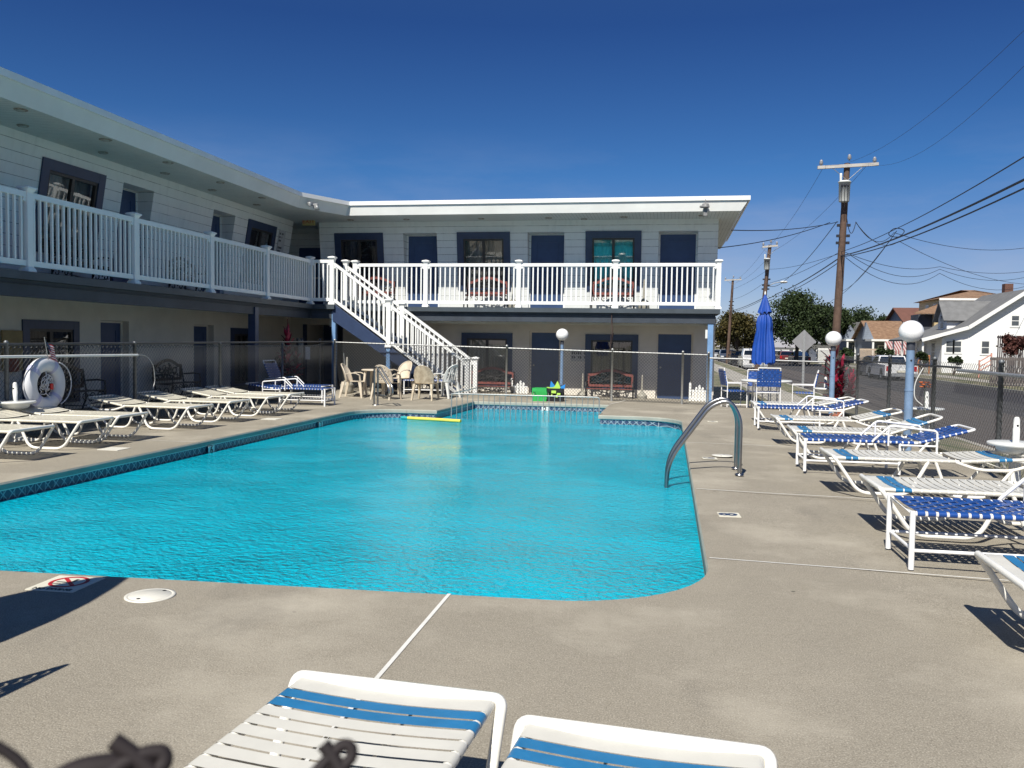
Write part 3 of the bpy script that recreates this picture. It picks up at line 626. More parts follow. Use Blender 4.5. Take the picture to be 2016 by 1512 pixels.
# roof wire loop and hanging cord on the back wing
mb = MB(); a = GY(1204, 624, 24.56); mb.tube([a+Vector((0, 0, .22)), a, a+Vector((.04, 0, -.35)), a+Vector((.02, 0, -.75)), a+Vector((.06, 0, -.45))], .012, 6); mb.tube([a, GY(1202, 690, 24.3)], .007, 5)
tag(mb.build('hanging_cord', mat('brown_cord', (.06, .035, .03), .8, .2)), 'dark cord hanging from the balcony edge above the lower window', 'cord')

# ------------------------------------------------------------ loungers
def strap_profile(W, z, rr, sag=.012, n=8):
    pts = []
    for i in range(7): a = radians(-100+i*36*1.0); pts.append((-W/2 - rr*0 + rr*cos(pi+radians(100-i*31.6))*1.0, z+rr*sin(radians(-100+i*31.6))))
    L_ = [(-W/2+rr*sin(a), z-rr*cos(a)) for a in [radians(-20-26*i) for i in range(7)]]      # round the near rail
    top = [(-W/2+W*i/n, z+rr-sag*sin(pi*i/n)) for i in range(1, n)]
    Rt = [(-p[0], p[1]) for p in reversed(L_)]
    return L_ + top + Rt
def straps(mb, xs, wd, W, zf, rr=.0175, mi=0, th=.003):
    for x in xs:
        P = strap_profile(W, 0, rr); k = len(P); vs = []
        for e in (0, 1):
            xx = x+(wd if e else 0); X, Z = zf(xx)
            dx, dz = zf(xx+.01)[0]-X, zf(xx+.01)[1]-Z; l = hypot(dx, dz); nx, nz = -dz/l, dx/l
            for (y, h) in P: vs.append((X+nx*h, y, Z+nz*h))
        mb.add(vs, [(i, i+1, k+i+1, k+i) for i in range(k-1)], mi, True)
def lounger_white(mst, name_label, tilt=0, W=.66, Lg=1.92, zs=.37, legs=True, loops=True):
    """foot at x=0, head toward +x; strap seat, sled legs"""
    t = thing('strap_lounger', name_label, 'lounger')
    hx = 1.22; ta = radians(tilt)
    def zf(x):
        if x <= hx: return (x, zs)
        d = x-hx; return (hx+d*cos(ta), zs+d*sin(ta))
    r = .0165
    mb = MB()
    pts = [(hx, -W/2, zs)] + fillet([(hx-.02, -W/2, zs), (.035, -W/2, zs), (.035, W/2, zs), (hx-.02, W/2, zs)], .05, 4) + [(hx, W/2, zs)]
    mb.tube(pts, r, 8)
    for y in (-W/2, W/2):                               # lower rail that dips under the back
        q = fillet([(hx-.03, y, zs-.005), (hx+.18, y, zs-.075), (hx+.5, y, zs-.075), (Lg-.03, y, zs-.01)], .08, 4); mb.tube(q, r, 8)
    mb.tube([(Lg-.03, -W/2, zs-.01), (Lg-.03, W/2, zs-.01)], r, 8)
    for x in (.55, .95): mb.tube([(x, -W/2, zs-.02), (x, W/2, zs-.02)], .011, 6)
    for y in (-.08, .1): mb.tube([(.1, y, zs-.012), (hx, y, zs-.012)], .006, 4)
    mb.build('seat_frame', mst[0], t)
    mb = MB(); e = zf(Lg); s_ = zf(hx+.02); y = W/2
    q = fillet([(s_[0], -y, s_[1]), (e[0], -y, e[1]), (e[0], y, e[1]), (s_[0], y, s_[1])], .10, 5); mb.tube(q, r, 8); mb.build('back_frame', mst[0], t)
    if tilt > 3:
        mb = MB(); a = zf(Lg-.3); mb.tube([(a[0], -W/2+.03, a[1]), (a[0]+.06, -W/2+.03, zs-.07), (a[0]+.06, W/2-.03, zs-.07), (a[0], W/2-.03, a[1])], .009, 6); mb.build('back_prop', mst[0], t)
    # foot leg: one bent tube over the foot end, down and back along the floor on both sides
    for sgn in (-1, 1):
        y = sgn*(W/2+.035)
        mb = MB(); q = fillet([(.012, 0, zs+.012), (.012, y, zs+.012), (.05, y, zs-.04), (.26, y, .02), (.74, y, .02), (.93, sgn*W/2, zs-.01)], .11, 5)
        mb.tube(q, .019, 9); mb.build('leg', mst[0], t)
        mb = MB(); y = sgn*(W/2+.02); q = fillet([(1.0, sgn*W/2, zs-.01), (1.12, y, .02), (1.5, y, .02), (1.72, sgn*W/2, zs-.07)], .11, 5); mb.tube(q, .0175, 8); mb.build('leg', mst[0], t)
    mb = MB(); wd, p = .056, .0665
    blue = [.13+p*i for i in (0, 1)]
    mb2 = MB(); straps(mb2, blue, wd, W, zf); 
    straps(mb, [.042], .082, W, zf); x = .13+2*p
    xs_ = []
    while x < hx-.05: xs_.append(x); x += p
    straps(mb, xs_, wd, W, zf); mb.build('seat_straps', mst[1], t)
    mb = MB(); xs_ = []; x = hx+.04
    while x < Lg-.38: xs_.append(x); x += p
    bb = [x, x+p] if loops else []
    if not loops:
        while x < Lg-.1: xs_.append(x); x += p
    straps(mb, xs_, wd, W, zf); mb.build('back_straps', mst[1], t)
    if mst[2]:
        mb2.build('seat_accent_straps', mst[2], t)
        if bb: mb4 = MB(); straps(mb4, bb, wd, W, zf); mb4.build('back_accent_straps', mst[2], t)
    else:
        mb3 = MB(); straps(mb3, blue, wd, W, zf); mb3.build('foot_straps', mst[1], t)
    return t
def weave(mb, W, zf, x0, x1, ncol=8, pitch=.068, wd=.05, amp=.005):
    xs_ = []; x = x0
    while x+wd < x1: xs_.append(x); x += pitch
    straps(mb, xs_, wd, W, zf, rr=.019)
    for j in range(ncol):
        y = -W/2+.04+(W-.08)*(j+.5)/ncol; hw = .027; vs = []; k = 0
        n = len(xs_)*2
        for i in range(n+1):
            x = x0+(x1-x0-.01)*i/n; X, Z = zf(x); dx, dz = zf(x+.01)[0]-X, zf(x+.01)[1]-Z; l = hypot(dx, dz); nx, nz = -dz/l, dx/l
            h = .012 + (amp if ((i//2)+j) % 2 else -amp)*(1 if i % 2 else .2)
            vs += [(X+nx*h, y-hw, Z+nz*h), (X+nx*h, y+hw, Z+nz*h)]
        mb.add(vs, [(2*i, 2*i+2, 2*i+3, 2*i+1) for i in range(n)])
def lounger_blue(label, tilt=12, W=.62, Lg=1.95, zs=.385, arms=True):
    t = thing('woven_lounger', label, 'lounger'); hx = 1.30; ta = radians(tilt); r = .016
    def zf(x): return (x, zs) if x <= hx else (hx+(x-hx)*cos(ta), zs+(x-hx)*sin(ta))
    mb = MB(); y = W/2
    mb.tube([(hx, -y, zs), (.02, -y, zs), (.02, y, zs), (hx, y, zs)], r, 8)
    for s in (-1, 1): mb.tube([(.03, s*y, .13), (1.1, s*y, .13)], .013, 7)
    mb.tube([(.03, -y, .13), (.03, y, .13)], .013, 7); mb.build('seat_frame', VINYLF, t)
    mb = MB(); a, e = zf(hx+.01), zf(Lg); mb.tube(fillet([(a[0], -y, a[1]), (e[0], -y, e[1]), (e[0], y, e[1]), (a[0], y, a[1])], .05, 3), r, 8); mb.build('back_frame', VINYLF, t)
    for s in (-1, 1):
        mb = MB(); mb.tube([(.02, s*y, zs+.015), (.02, s*y, 0)], .02, 9); mb.build('leg', VINYLF, t)
        mb = MB(); mb.tube([(1.1, s*y, zs), (1.1, s*y, 0)], .018, 8); mb.build('leg', VINYLF, t)
        if arms:
            mb = MB(); Y = s*(y+.03); mb.tube(fillet([(.78, Y, zs), (.80, Y, zs+.03), (.98, Y, zs+.20), (1.50, Y, zs+.15), (1.50, Y, zs-.13)], .04, 3), .014, 7)
            mb.tube([(.96, Y, zs+.19), (.96, Y, zs-.04)], .012, 6); mb.tube([(1.1, Y, zs-.03), (1.5, Y, zs-.03)], .013, 6); mb.build('armrest', VINYLF, t)
    mb = MB(); weave(mb, W, zf, .045, hx-.03); mb.build('seat_webbing', ROYAL, t)
    mb = MB(); weave(mb, W, zf, hx+.03, Lg-.06); mb.build('back_webbing', ROYAL, t)
    return t
VINYLF = mat('white_square_frame', (.80, .80, .80), .3, .04, 5)
W1 = (WHITEF, WHITES, BLUES); W2 = (WHITEF, CREAMS, None)
G = 'white strap loungers on the street side of the pool'
rt = [(4.73, 0, 'white strap lounger cut by the right frame edge, nearest on the street side'), (7.62, 3, 'white strap lounger with two blue bands, just behind the nearest blue woven lounger'),
      (9.62, 4, 'white strap lounger with blue foot bands lying flat behind the third deck joint'), (12.42, 20, 'white strap lounger with its blue banded head raised behind the middle blue lounger'),
      (14.35, 14, 'white strap lounger whose raised head stands beside the blue lamp post'), (17.95, 12, 'white strap lounger with raised head loop behind the farthest blue woven lounger')]
base = None; RT = []
for y, a, lb in rt:
    o = lounger_white(W1, lb, a); o['group'] = G; o.location = (1.68, y, gz(1.7, y)); o.rotation_euler = (0, 0, radians((-1, 0, 1, -1.5, 1, 0)[len(RT)])); RT.append(o)
for y, a, lb in [(6.52, 10, 'blue woven lounger with square white legs nearest to the camera'), (11.2, 16, 'blue woven lounger with white armrests behind the white lounger, middle of the street side'), (16.72, 14, 'farthest blue woven lounger with armrests near the blue table set')]:
    o = lounger_blue(lb, a); o['group'] = 'blue woven loungers on the street side'; o.location = (1.64, y, 0)
for x, y, rz, lb in [(-.84, 2.65, -94, 'white strap lounger with blue bands at the picture bottom, left of the pair'), (-.05, 2.46, -95, 'white strap lounger with blue bands at the picture bottom, right of the pair')]:
    o = lounger_white(W1, lb, 0, W=.64); o['group'] = 'foreground loungers'; o.location = (x, y, 0); o.rotation_euler = (0, 0, radians(rz))
lt = [(9.5, 'cream strap lounger cut by the left frame edge, nearest on the motel side'), (10.75, 'cream strap lounger beside the white side table on the motel side'), (11.6, 'cream strap lounger just in front of the life ring'),
      (13.4, 'cream strap lounger, fourth from the near end on the motel side'), (14.75, 'cream strap lounger, third from the blue loungers on the motel side'), (16.1, 'cream strap lounger, second from the blue loungers on the motel side'), (17.1, 'cream strap lounger right before the blue woven loungers on the motel side')]
first = None
for i, (y, lb) in enumerate(lt):
    if i < 2:
        o = lounger_white(W2, lb, 8 if i == 0 else 10, loops=False); src = o if i else None
    else: o = dup(src, (0, 0, 0), 0, lb)
    o['group'] = 'cream strap loungers between the fence and the pool'; o.location = (-7.56+U(-.04, .04), y-.3, 0); o.rotation_euler = (0, 0, radians(180+U(-2.5, 2.5)))
o = lounger_blue('blue woven lounger with armrests at the far end of the cream loungers', 8); o.location = (-7.62, 18.75, 0); o.rotation_euler = (0, 0, radians(181)); o['group'] = 'blue woven loungers by the red plant'
o = lounger_blue('blue woven lounger with its back raised upright beside the red leafed plant', 66); o.location = (-8.15, 19.9, 0); o.rotation_euler = (0, 0, radians(179)); o['group'] = 'blue woven loungers by the red plant'
o = lounger_blue('blue woven lounger folded low under the stairs behind the resin chairs', 0, arms=False); o.location = (-6.0, 23.0, gz(-6, 23)); o.rotation_euler = (0, 0, radians(186)); o['group'] = 'blue woven loungers by the red plant'
# ------------------------------------------------------------ side tables with umbrella stub
def side_table(label, loc, h=.52, r=.27):
    t = thing('side_table', label, 'side table', loc, 0, 'white round side tables')
    mb = MB(); mb.lathe([(r*.97, h-.012), (r, h), (r, h+.012), (r*.97, h+.02), (.03, h+.018)], n=36); mb.lathe([(.10, h-.10), (.17, h-.075), (.19, h-.04), (.19, h-.012)], n=28); mb.build('table_top', PLASW, t)
    mb = MB(); mb.lathe([(.22, 0), (.20, .025), (.09, .06), (.06, .09), (.05, h-.09)], n=20)
    for i in range(10): a = 2*pi*i/10; mb.tube([(.055*cos(a), .055*sin(a), .08), (.05*cos(a), .05*sin(a), h-.1)], .008, 5)
    mb.build('pedestal', PLASW, t)
    mb = MB(); mb.lathe([(.033, h+.01), (.033, h+.17), (.03, h+.17), (.03, h+.26), (.02, h+.285), (.001, h+.29)], n=16); mb.build('stub_pole', PLASW, t)
    mb = MB(); mb.sph((0, -.028, h+.2), .012, 5); mb.build('knob_hole', INK, t); return t
p = GZ(2000, 873, .53); side_table('white round side table with stub pole at the right frame edge', (p.x, p.y, 0))
p = GZ(1824, 804, .53); side_table('white round side table behind the raised lounger near the big lamp globe', (p.x, p.y, 0))
p = GZ(1680, 766, .53); side_table('white round side table beside the red plant on the street side', (min(p.x, 3.7), p.y, 0))
p = GY(30, 792, 10.88); side_table('white round side table among the cream loungers on the motel side', (p.x, p.y, 0), p.z)
# ------------------------------------------------------------ fences
def chain(name_label, pts, h, wire, raild, group, posts, s=.042, zoff=None, wr=.0026, rail_r=.021, gr=gz, label_cat='fence', pname='chain_link_fence', toprail=True, post_extra=.06, rail_seg=None):
    f = thing(pname, name_label, 'fence'); 
    if group: f['group'] = group
    mb = MB()
    for A, B in zip(pts, pts[1:]):
        A, B = Vector(A), Vector(B); d = B-A; Ln = d.length; d.normalize(); nw = int(Ln/s); nv = int(h/s); dz = h/nv; nn = Vector((-d.y, d.x))
        for i in range(nw+1):
            for ph in (0,):
                vs = []; b0 = s*i
                for j in range(nv+1):
                    u = b0 + (s*1.04 if (j+i) % 2 else -s*.04); P = A+d*min(u, Ln); o = nn*(.003 if (j+i) % 2 else -.003); z = gr(P.x, P.y)+.02+dz*j
                    vs += [(P.x+o.x-d.x*wr, P.y+o.y-d.y*wr, z), (P.x+o.x+d.x*wr, P.y+o.y+d.y*wr, z), (P.x+o.x+nn.x*wr*1.6, P.y+o.y+nn.y*wr*1.6, z+wr)]
                fs = []
                for j in range(nv):
                    a = 3*j
                    for k in range(3): fs.append((a+k, a+(k+1) % 3, a+3+(k+1) % 3, a+3+k))
                mb.add(vs, fs)
            P0 = A+d*min(b0, Ln)
    mb.build('chain_link_mesh', wire, f)
    if toprail:
        for A, B in zip(pts, pts[1:]):
            mb = MB(); mb.tube([(A[0], A[1], gr(*A)+h), (B[0], B[1], gr(*B)+h)], rail_r, 8)
            mb.build('top_rail', raild, f); A_, B_ = Vector(A), Vector(B); Ln = (B_-A_).length
            mb = MB(); n = int(Ln/.11)
            for i in range(n):
                P = A_.lerp(B_, (i+.5)/n); q = A_.lerp(B_, (i+.9)/n); z = gr(P.x, P.y)+h
                c = (B_-A_).normalized(); nn = Vector((-c.y, c.x))
                mb.tube([(P.x+nn.x*.026, P.y+nn.y*.026, z-.02), (P.x+nn.x*.0+c.x*.012, P.y+c.y*.012, z+.026), (P.x-nn.x*.026+c.x*.03, P.y-nn.y*.026+c.y*.03, z-.02)], .007, 4, caps=False)
            o = mb.build('tie_wires', wire, f)
    for (x, y) in posts:
        z = gr(x, y); mb = MB(); mb.lathe([(.031, 0), (.031, h+post_extra-.02), (.036, h+post_extra-.02), (.034, h+post_extra+.01), (.015, h+post_extra+.03)], (x, y, z), 12); mb.build('post', GALV if wire is WIREG else DPOST, f)
    return f
DPOST = mat('dark_weathered_post', (.13, .14, .15), .5, .35, 30, metal=.4)
LR = mat('dull_rail', (.06, .062, .065), .55, .2, 20, metal=.3)
f1 = [(-9.35, 6.5), (-9.35, 23.1)]
chain('dark chain link fence running along the lower motel wall behind the cream loungers', f1, 1.34, GALVD, LR, None, [(-9.35, y) for y in (8.0, 10.9, 13.93, 16.9, 19.9)], s=.042)
gy0, gy1 = 23.1, 23.3
def xa(px, yy=23.15): return GY(px, 690, yy).x
gx = [xa(587), xa(595), xa(631), xa(660)]
chain('bright topped chain link fence crossing behind the kids pool to the building corner', [(gx[3], 23.12), (1.05, 23.35)], 1.33, WIREG, GALV, None, [(gx[3], 23.12), (xa(997), 23.2), (xa(1205), 23.3), (xa(1345), 23.34), (1.05, 23.35)], s=.042, rail_r=.018, wr=.0046)
f = chain('short gate section of chain link fence beside the red leafed plant', [(-9.35, 23.1), (gx[3]-.05, 23.12)], 1.33, GALVD, GALV, None, [(gx[0], 23.1), (gx[1], 23.1), (gx[2], 23.1)], s=.042)
mb = MB(); q = GY(608, 688, 23.02); mb.box((q.x-.09, 22.99, q.z-.28), (q.x+.04, 23.03, q.z+.08)); tag(mb.build('towel', PLASW), 'small grey white cloth hanging on the gate rail', 'cloth')
mb = MB(); tag(mb.box((gx[1]-.06, 23.02, 1.0), (gx[1]+.06, 23.09, 1.5)).build('gate_latch', GALV), 'grey latch bracket on the gate posts beside the red plant', 'latch')
chain('chain link fence behind the blue umbrella table', [(1.05, 23.35), (4.0, 23.3)], 1.25, GALVD, GALV, None, [(4.0, 23.3)], s=.042)
PY = [8.7, 11.42, 14.1, 16.8, 19.5]
chain('dark chain link fence along the street behind the loungers', [(4.0, 4.0), (4.0, 23.25)], 1.30, GALVD, LR, None, [(4.0, y) for y in PY+[6.0]], s=.042, toprail=False, wr=.0024)
mb = MB(); 
pr = thing('fence_pipe_rail', 'grey pipe rail running along the near part of the street fence', 'rail'); mb.tube([(3.965, 4.0, 1.19), (3.965, 12.9, 1.215)], .024, 10); mb.build('pipe', GALV, pr)
mb = MB(); mb.tube([(4.0, 12.9, 1.25), (4.0, 23.25, 1.22)], .016, 8); tag(mb.build('fence_top_wire', LR), 'dark top rail of the far part of the street fence', 'rail')
# kids pool guard rail
kr = thing('pool_guard_rail', 'low grey metal guard rail with bars across the mouth of the kids pool', 'railing')
A = GY(889, 778, 18.42); B = GY(1180, 781, 18.42); zt = .37
mb = MB(); mb.tube(fillet([(A.x, 18.42, -.15), (A.x, 18.42, zt), (B.x, 18.42, zt), (B.x, 18.42, -.02)], .06, 4), .013, 8); mb.tube([(A.x, 18.42, zt), (A.x-.0, 20.9, zt)], .012, 8); mb.build('hoop', GALV, kr)
n = 27
gb = MB().tube([(0, 0, -.36), (0, 0, zt)], .0085, 6).build('bar', mat('dull_rail_bar', (.33, .34, .33), .45, .2, 20, metal=.5), kr, (A.x+(B.x-A.x)/n, 18.42, 0))
for i in range(2, n):
    c = gb.copy(); C.objects.link(c); c.location = (A.x+(B.x-A.x)*i/n, 18.42, 0)
# stainless ladder rails
def grab(label, loc, rz):
    t = thing('pool_ladder_rail', label, 'pool ladder', loc, rz)
    for y in (-.27, .27):                              # local: +x away from the water
        mb = MB(); q = fillet([(.55, y, -.02), (.55, y, .66), (.42, y, .88), (.20, y, .80), (-.28, y, .12), (-.30, y, -.75)], .22, 9); mb.tube(q, .0245, 14); mb.build('grab_rail', CHROME, t)
        mb = MB(); mb.lathe([(.055, 0), (.052, .012), (.03, .02)], (.55, y, 0), 16); mb.build('escutcheon', CHROME, t)
    for z in (-.5, -.75): mb = MB(); mb.box((-.36, -.26, z), (-.26, .26, z+.03)); mb.build('rung', PLASW, t)
    return t
grab('pair of stainless grab rails curving down into the deep end by the street side', (.30, 10.62, 0), 0)
t = thing('stair_handrail', 'stainless pool handrail loop on the far left corner by the resin chairs', 'handrail', (-6.72, 19.3, 0), radians(-38))
for y in (-.05, .05): 
    mb = MB(); mb.tube(fillet([(0, y, 0), (0, y, .86), (.10, y, .90), (.62, y, .45), (.62, y, .25), (.42, y, .22), (.10, y, .24)], .12, 7), .022, 12); mb.build('handrail_tube', CHROME, t)
mb = MB(); mb.lathe([(.09, 0), (.085, .015), (.03, .02)], n=16); mb.build('base_plate', CHROME, t)
# deck lids, tiles
def disc(label, x, y, r, m=SIGNW, cat='skimmer lid'):
    mb = MB(); mb.lathe([(r, 0), (r, .005), (r*.86, .006), (r*.85, .004), (r*.84, .006), (.001, .006)], (x, y, gz(x, y)+.001), 48, cap=False); mb.lathe([(.012, .008), (.001, .009)], (x-.02, y-r*.6, .0), 10, 1, cap=False)
    mb.lathe([(.012, .008), (.001, .009)], (x+.03, y+r*.7, .0), 10, 1, cap=False); return tag(mb.build('round_skimmer_cover', [m, INK]), label, 'skimmer cover')
LID = mat('lid_white', (.66, .64, .57), .5, .06, 8)
disc('round cream skimmer lid in the deck at the lower left by the pool edge', -2.93, 4.50, .14, LID); disc('round cream skimmer lid in the deck behind the six marker on the street side', .76, 12.1, .14, LID)
for (px, py, lb) in ((225, 884, 'white square deck plate among the near cream loungers'), (535, 825, 'white square deck plate by the far cream loungers')):
    q = GZ(px, py); mb = MB(); mb.box((q.x-.15, q.y-.15, 0), (q.x+.15, q.y+.15, .006)); tag(mb.build('square_deck_plate', LID), lb, 'deck plate')
def marker(label, x, y, ch, rz, w_=.16, h_=.16, size=.14):
    t = thing('depth_marker', label, 'depth marker', (x, y, 0), rz); mb = MB(); mb.box((-w_/2, -h_/2, 0), (w_/2, h_/2, .005)); mb.build('tile', SIGNW, t)
    text_mesh('numeral', ch, size, Matrix.Translation((0, 0, .0065)), SIGNB, t, .001, .006); return t
q = GZ(1435, 1014); marker('cream tile with a navy 8 set in the deck by the grab rails', q.x, q.y, '8', radians(93), .19, .19, .22)
q = GZ(1397, 902.5); marker('cream tile with a dark 6 set in the deck behind the grab rails', q.x, q.y, '6', radians(93), .19, .19, .21)
q = GZ(1403, 830); marker('small pale tile with a dark 4 set in the deck near the far pool corner', q.x, q.y, '4', radians(90), .16, .2, .17)
def wmark(label, x, y, ch, wing):
    t = thing('depth_marker', label, 'depth marker'); s = .085
    if wing == 'l': M = frameM((x, y, -.165), (0, 1, 0), (0, 0, 1)); d = Vector((1, 0, 0))
    else: M = frameM((x, y, -.165), (1, 0, 0), (0, 0, 1)); d = Vector((0, -1, 0))
    mb = MB(); mb.box((-s, -.08, 0), (s, .072, .008), 0, M); mb.build('tile', mat('marker_white', (.68, .70, .68), .35, .04), t); text_mesh('numeral', ch, .16, Matrix.Translation(d*.01) @ M @ Matrix.Translation((0, .012, 0)), INK, t, .001, .004)
q = GX(418, 882, -6.62); wmark('white tile with a black 6 on the motel side pool wall', -6.640, q.y, '6', 'l')
q = GX(633, 832, -6.62); wmark('white tile with a black 3 on the far motel side pool wall', -6.640, q.y, '3', 'l')
q = GY(1073, 806, 21.48); wmark('white tile with a black 2 on the back wall of the kids pool', q.x, 21.478, '2', 'b')
q = GZ(130, 1150); t = thing('no_diving_tile', 'cream deck tile with a red crossed circle reading NO DIVING', 'warning tile', (q.x, q.y-.0, 0), radians(2))
s = .155; mb = MB(); mb.box((-s, -s, 0), (s, s, .005)); mb.build('tile', SIGNW, t)
mb = MB(); n = 40; cy = .03
vs = []; 
for i in range(n): a = 2*pi*i/n; vs += [(cos(a)*.115, cy+sin(a)*.115, .0062), (cos(a)*.092, cy+sin(a)*.092, .0062)]
mb.add(vs, [(2*i, (2*i+2) % (2*n), (2*i+3) % (2*n), 2*i+1) for i in range(n)])
M45 = Matrix.Translation((0, cy, .0064)) @ Matrix.Rotation(radians(-45), 4, 'Z'); mb.box((-.098, -.012, 0), (.098, .012, .001), 0, M45); mb.build('prohibition_ring', SIGNR, t)
mb = MB(); mb.cbox((-.03, cy-.01, .0058), (.09, .014, .001), 0); mb.cbox((.02, cy+.03, .0058), (.02, .06, .001), 0, ); mb.cbox((-.06, cy-.045, .0058), (.07, .01, .001)); mb.build('diver_pictogram', INK, t)
text_mesh('lettering', 'NO DIVING', .047, Matrix.Translation((0, -.125, .0062)), INK, t, .0008, .001)
# pool noodle
t = thing('pool_noodle', 'yellow pool noodle with a teal end floating at the far left of the pool', 'pool noodle')
a, b_ = GZ(803, 823, -.16), GZ(907, 829, -.16); mb = MB(); mb.tube([a, a.lerp(b_, .5)+Vector((0, .03, 0)), b_], .036, 14); mb.build('foam_tube', mat('yellow_foam', (.70, .58, .09), .7, .06, 8), t)
d = (a-b_).normalized(); mb = MB(); mb.tube([a+d*.002, a+d*.16], .035, 12); mb.build('teal_end', mat('teal_foam', (.02, .32, .33), .7, .06, 8), t)
# ------------------------------------------------------------ lamp posts
def lamp(label, x, y, zc, r, pr=.045):
    z0 = gz(x, y) if y > 21 else 0
    t = thing('globe_lamp_post', label, 'lamp post', (x, y, z0), 0, 'blue lamp posts with white globes'); zc -= z0
    mb = MB(); mb.lathe([(pr*1.06, 0), (pr*1.06, zc*.5)], n=18); mb.lathe([(pr*1.14, zc*.5), (pr*1.14, zc*.5+.03)], n=18); mb.lathe([(pr, zc*.5+.03), (pr, zc-r-.09)], n=18); mb.build('pole', BLUELAMP, t)
    mb = MB(); mb.lathe([(pr*1.04, zc-r-.10), (pr*1.04, zc-r+.02)], n=18); mb.build('collar', mat('dark_collar', (.05, .055, .07), .5, .2), t)
    mb = MB(); mb.sph((0, 0, zc), r, 18, sz=.97); mb.build('globe', GLOBE, t)
    mb = MB(); mb.sph((.0, -pr*1.0, zc-r-.25), .014, 5); mb.build('bolt', INK, t)
zc = GY(1794, 653, 13.58); lamp('blue lamp post with a large white globe nearest on the street side', zc.x, 13.58, zc.z, .172, .058)
zc = GY(1641, 667, 20.5); lamp('blue lamp post with a white globe beside the red plant near the umbrella', zc.x, 20.5, zc.z, .178, .055)
zc = GY(1107, 659, 24.2); lamp('slim blue lamp post with a white globe in front of the lower navy door', zc.x, 24.2, zc.z, .178, .045)
# ------------------------------------------------------------ umbrella table set
def blue_chair(label, loc, rz, high=.98):
    t = thing('woven_patio_chair', label, 'patio chair', loc, rz, 'blue woven patio chairs around the umbrella table'); W = .54; y = W/2; r = .013; zs = .42
    for s in (-1, 1):
        mb = MB(); mb.tube([(.26, s*y, 0), (.26, s*y, .62), (-.24, s*y, .62)], .0135, 7); mb.build('leg', VINYLF, t)
        mb = MB(); mb.tube([(-.24, s*y, 0), (-.24, s*y, .62), (-.33, s*y*.93, high)], .0135, 7); mb.build('leg', VINYLF, t)
    mb = MB(); mb.tube([(-.24, -y, zs), (.26, -y, zs), (.26, y, zs), (-.24, y, zs)], r, 7, closed=True); mb.tube([(-.24, -y, .08), (.26, -y, .08)], r, 6); mb.tube([(-.24, y, .08), (.26, y, .08)], r, 6)
    mb.tube([(-.33, -y*.93, high), (-.33, y*.93, high)], r, 7); mb.build('frame', VINYLF, t)
    mb = MB(); weave(mb, W, lambda x: (x, zs), -.22, .25, 7, .07, .052); mb.build('seat_webbing', ROYAL, t)
    d = Vector((-.33+.25, 0, high-.58)); 
    mb = MB(); weave(mb, W*.96, lambda x: (-.25+d.x*x, .56+d.z*x), .0, 1.0, 7, .155, .125, .004); mb.build('back_webbing', ROYAL, t)
    return t
TX, TY = 2.42, 22.3
t = thing('umbrella_table', 'white round patio table under the closed blue umbrella', 'patio table', (TX, TY, gz(TX, TY)))
mb = MB(); mb.lathe([(.60, .66), (.62, .68), (.62, .70), (.60, .71), (.02, .71)], n=40); mb.build('table_top', PLASW, t)
for i in range(4): a = pi/4+i*pi/2; mb = MB(); mb.tube([(.45*cos(a), .45*sin(a), 0), (.4*cos(a), .4*sin(a), .67)], .018, 8); mb.build('leg', VINYLF, t)
u = thing('closed_umbrella', 'closed blue patio umbrella standing through the white table', 'umbrella', (GY(1503, 700, TY).x, TY, gz(TX, TY)))
mb = MB(); mb.tube([(0, 0, .0), (0, 0, 2.85)], .019, 10); mb.build('pole', PLASW, u)
def canopy(prof, nf, mb, ph=0, jig=.0):
    n = nf*8; vs = []
    for k, (r, z, am) in enumerate(prof):
        for j in range(n):
            a = 2*pi*j/n; q = r*(1+am*cos(nf*a+ph+.5*sin(k*.9))+am*.35*cos(nf*2.3*a+k*.25)); vs.append((q*cos(a), q*sin(a), z+(.03*cos(nf*a*1.0+1) if k == 0 else 0)))
    mb.add(vs, [(i*n+j, i*n+(j+1) % n, (i+1)*n+(j+1) % n, (i+1)*n+j) for i in range(len(prof)-1) for j in range(n)], 0, True)
mb = MB(); canopy([(.215, 1.12, .26), (.22, 1.25, .28), (.20, 1.5, .3), (.165, 1.8, .3), (.155, 1.95, .28), (.165, 2.1, .26), (.15, 2.25, .2), (.07, 2.40, .1)], 8, mb); mb.build('canopy', UMB, u)
mb = MB(); canopy([(.14, 2.38, .2), (.105, 2.52, .2), (.07, 2.68, .1), (.03, 2.80, .05), (.015, 2.84, 0)], 8, mb); mb.build('canopy_top', UMB, u)
mb = MB(); mb.lathe([(.005, 2.92), (.02, 2.88), (.022, 2.84)], n=12); mb.build('finial', PLASW, u); mb = MB(); mb.lathe([(.105, 2.34), (.115, 2.37), (.105, 2.40)], n=20); mb.build('tie_band', mat('dark_band', (.01, .03, .12), .7), u)
for (px, py, Y, rz, lb, hh) in [(1510, 800, 21.35, 90, 'blue woven patio chair with its back to the camera in front of the umbrella table', 1.0), (1428, 795, 22.5, 12, 'blue woven patio chair left of the umbrella table seen from the side', .99),
        (1598, 798, 22.3, 172, 'blue woven patio chair right of the umbrella table seen from the side', .98), (1493, 790, 23.0, -90, 'blue woven patio chair on the far side of the umbrella table', .98)]:
    q = GY(px, py, Y); blue_chair(lb, (q.x-(.2 if rz == 172 else 0)+(.2 if rz == 12 else 0), Y, gz(q.x, Y)), radians(rz), hh)

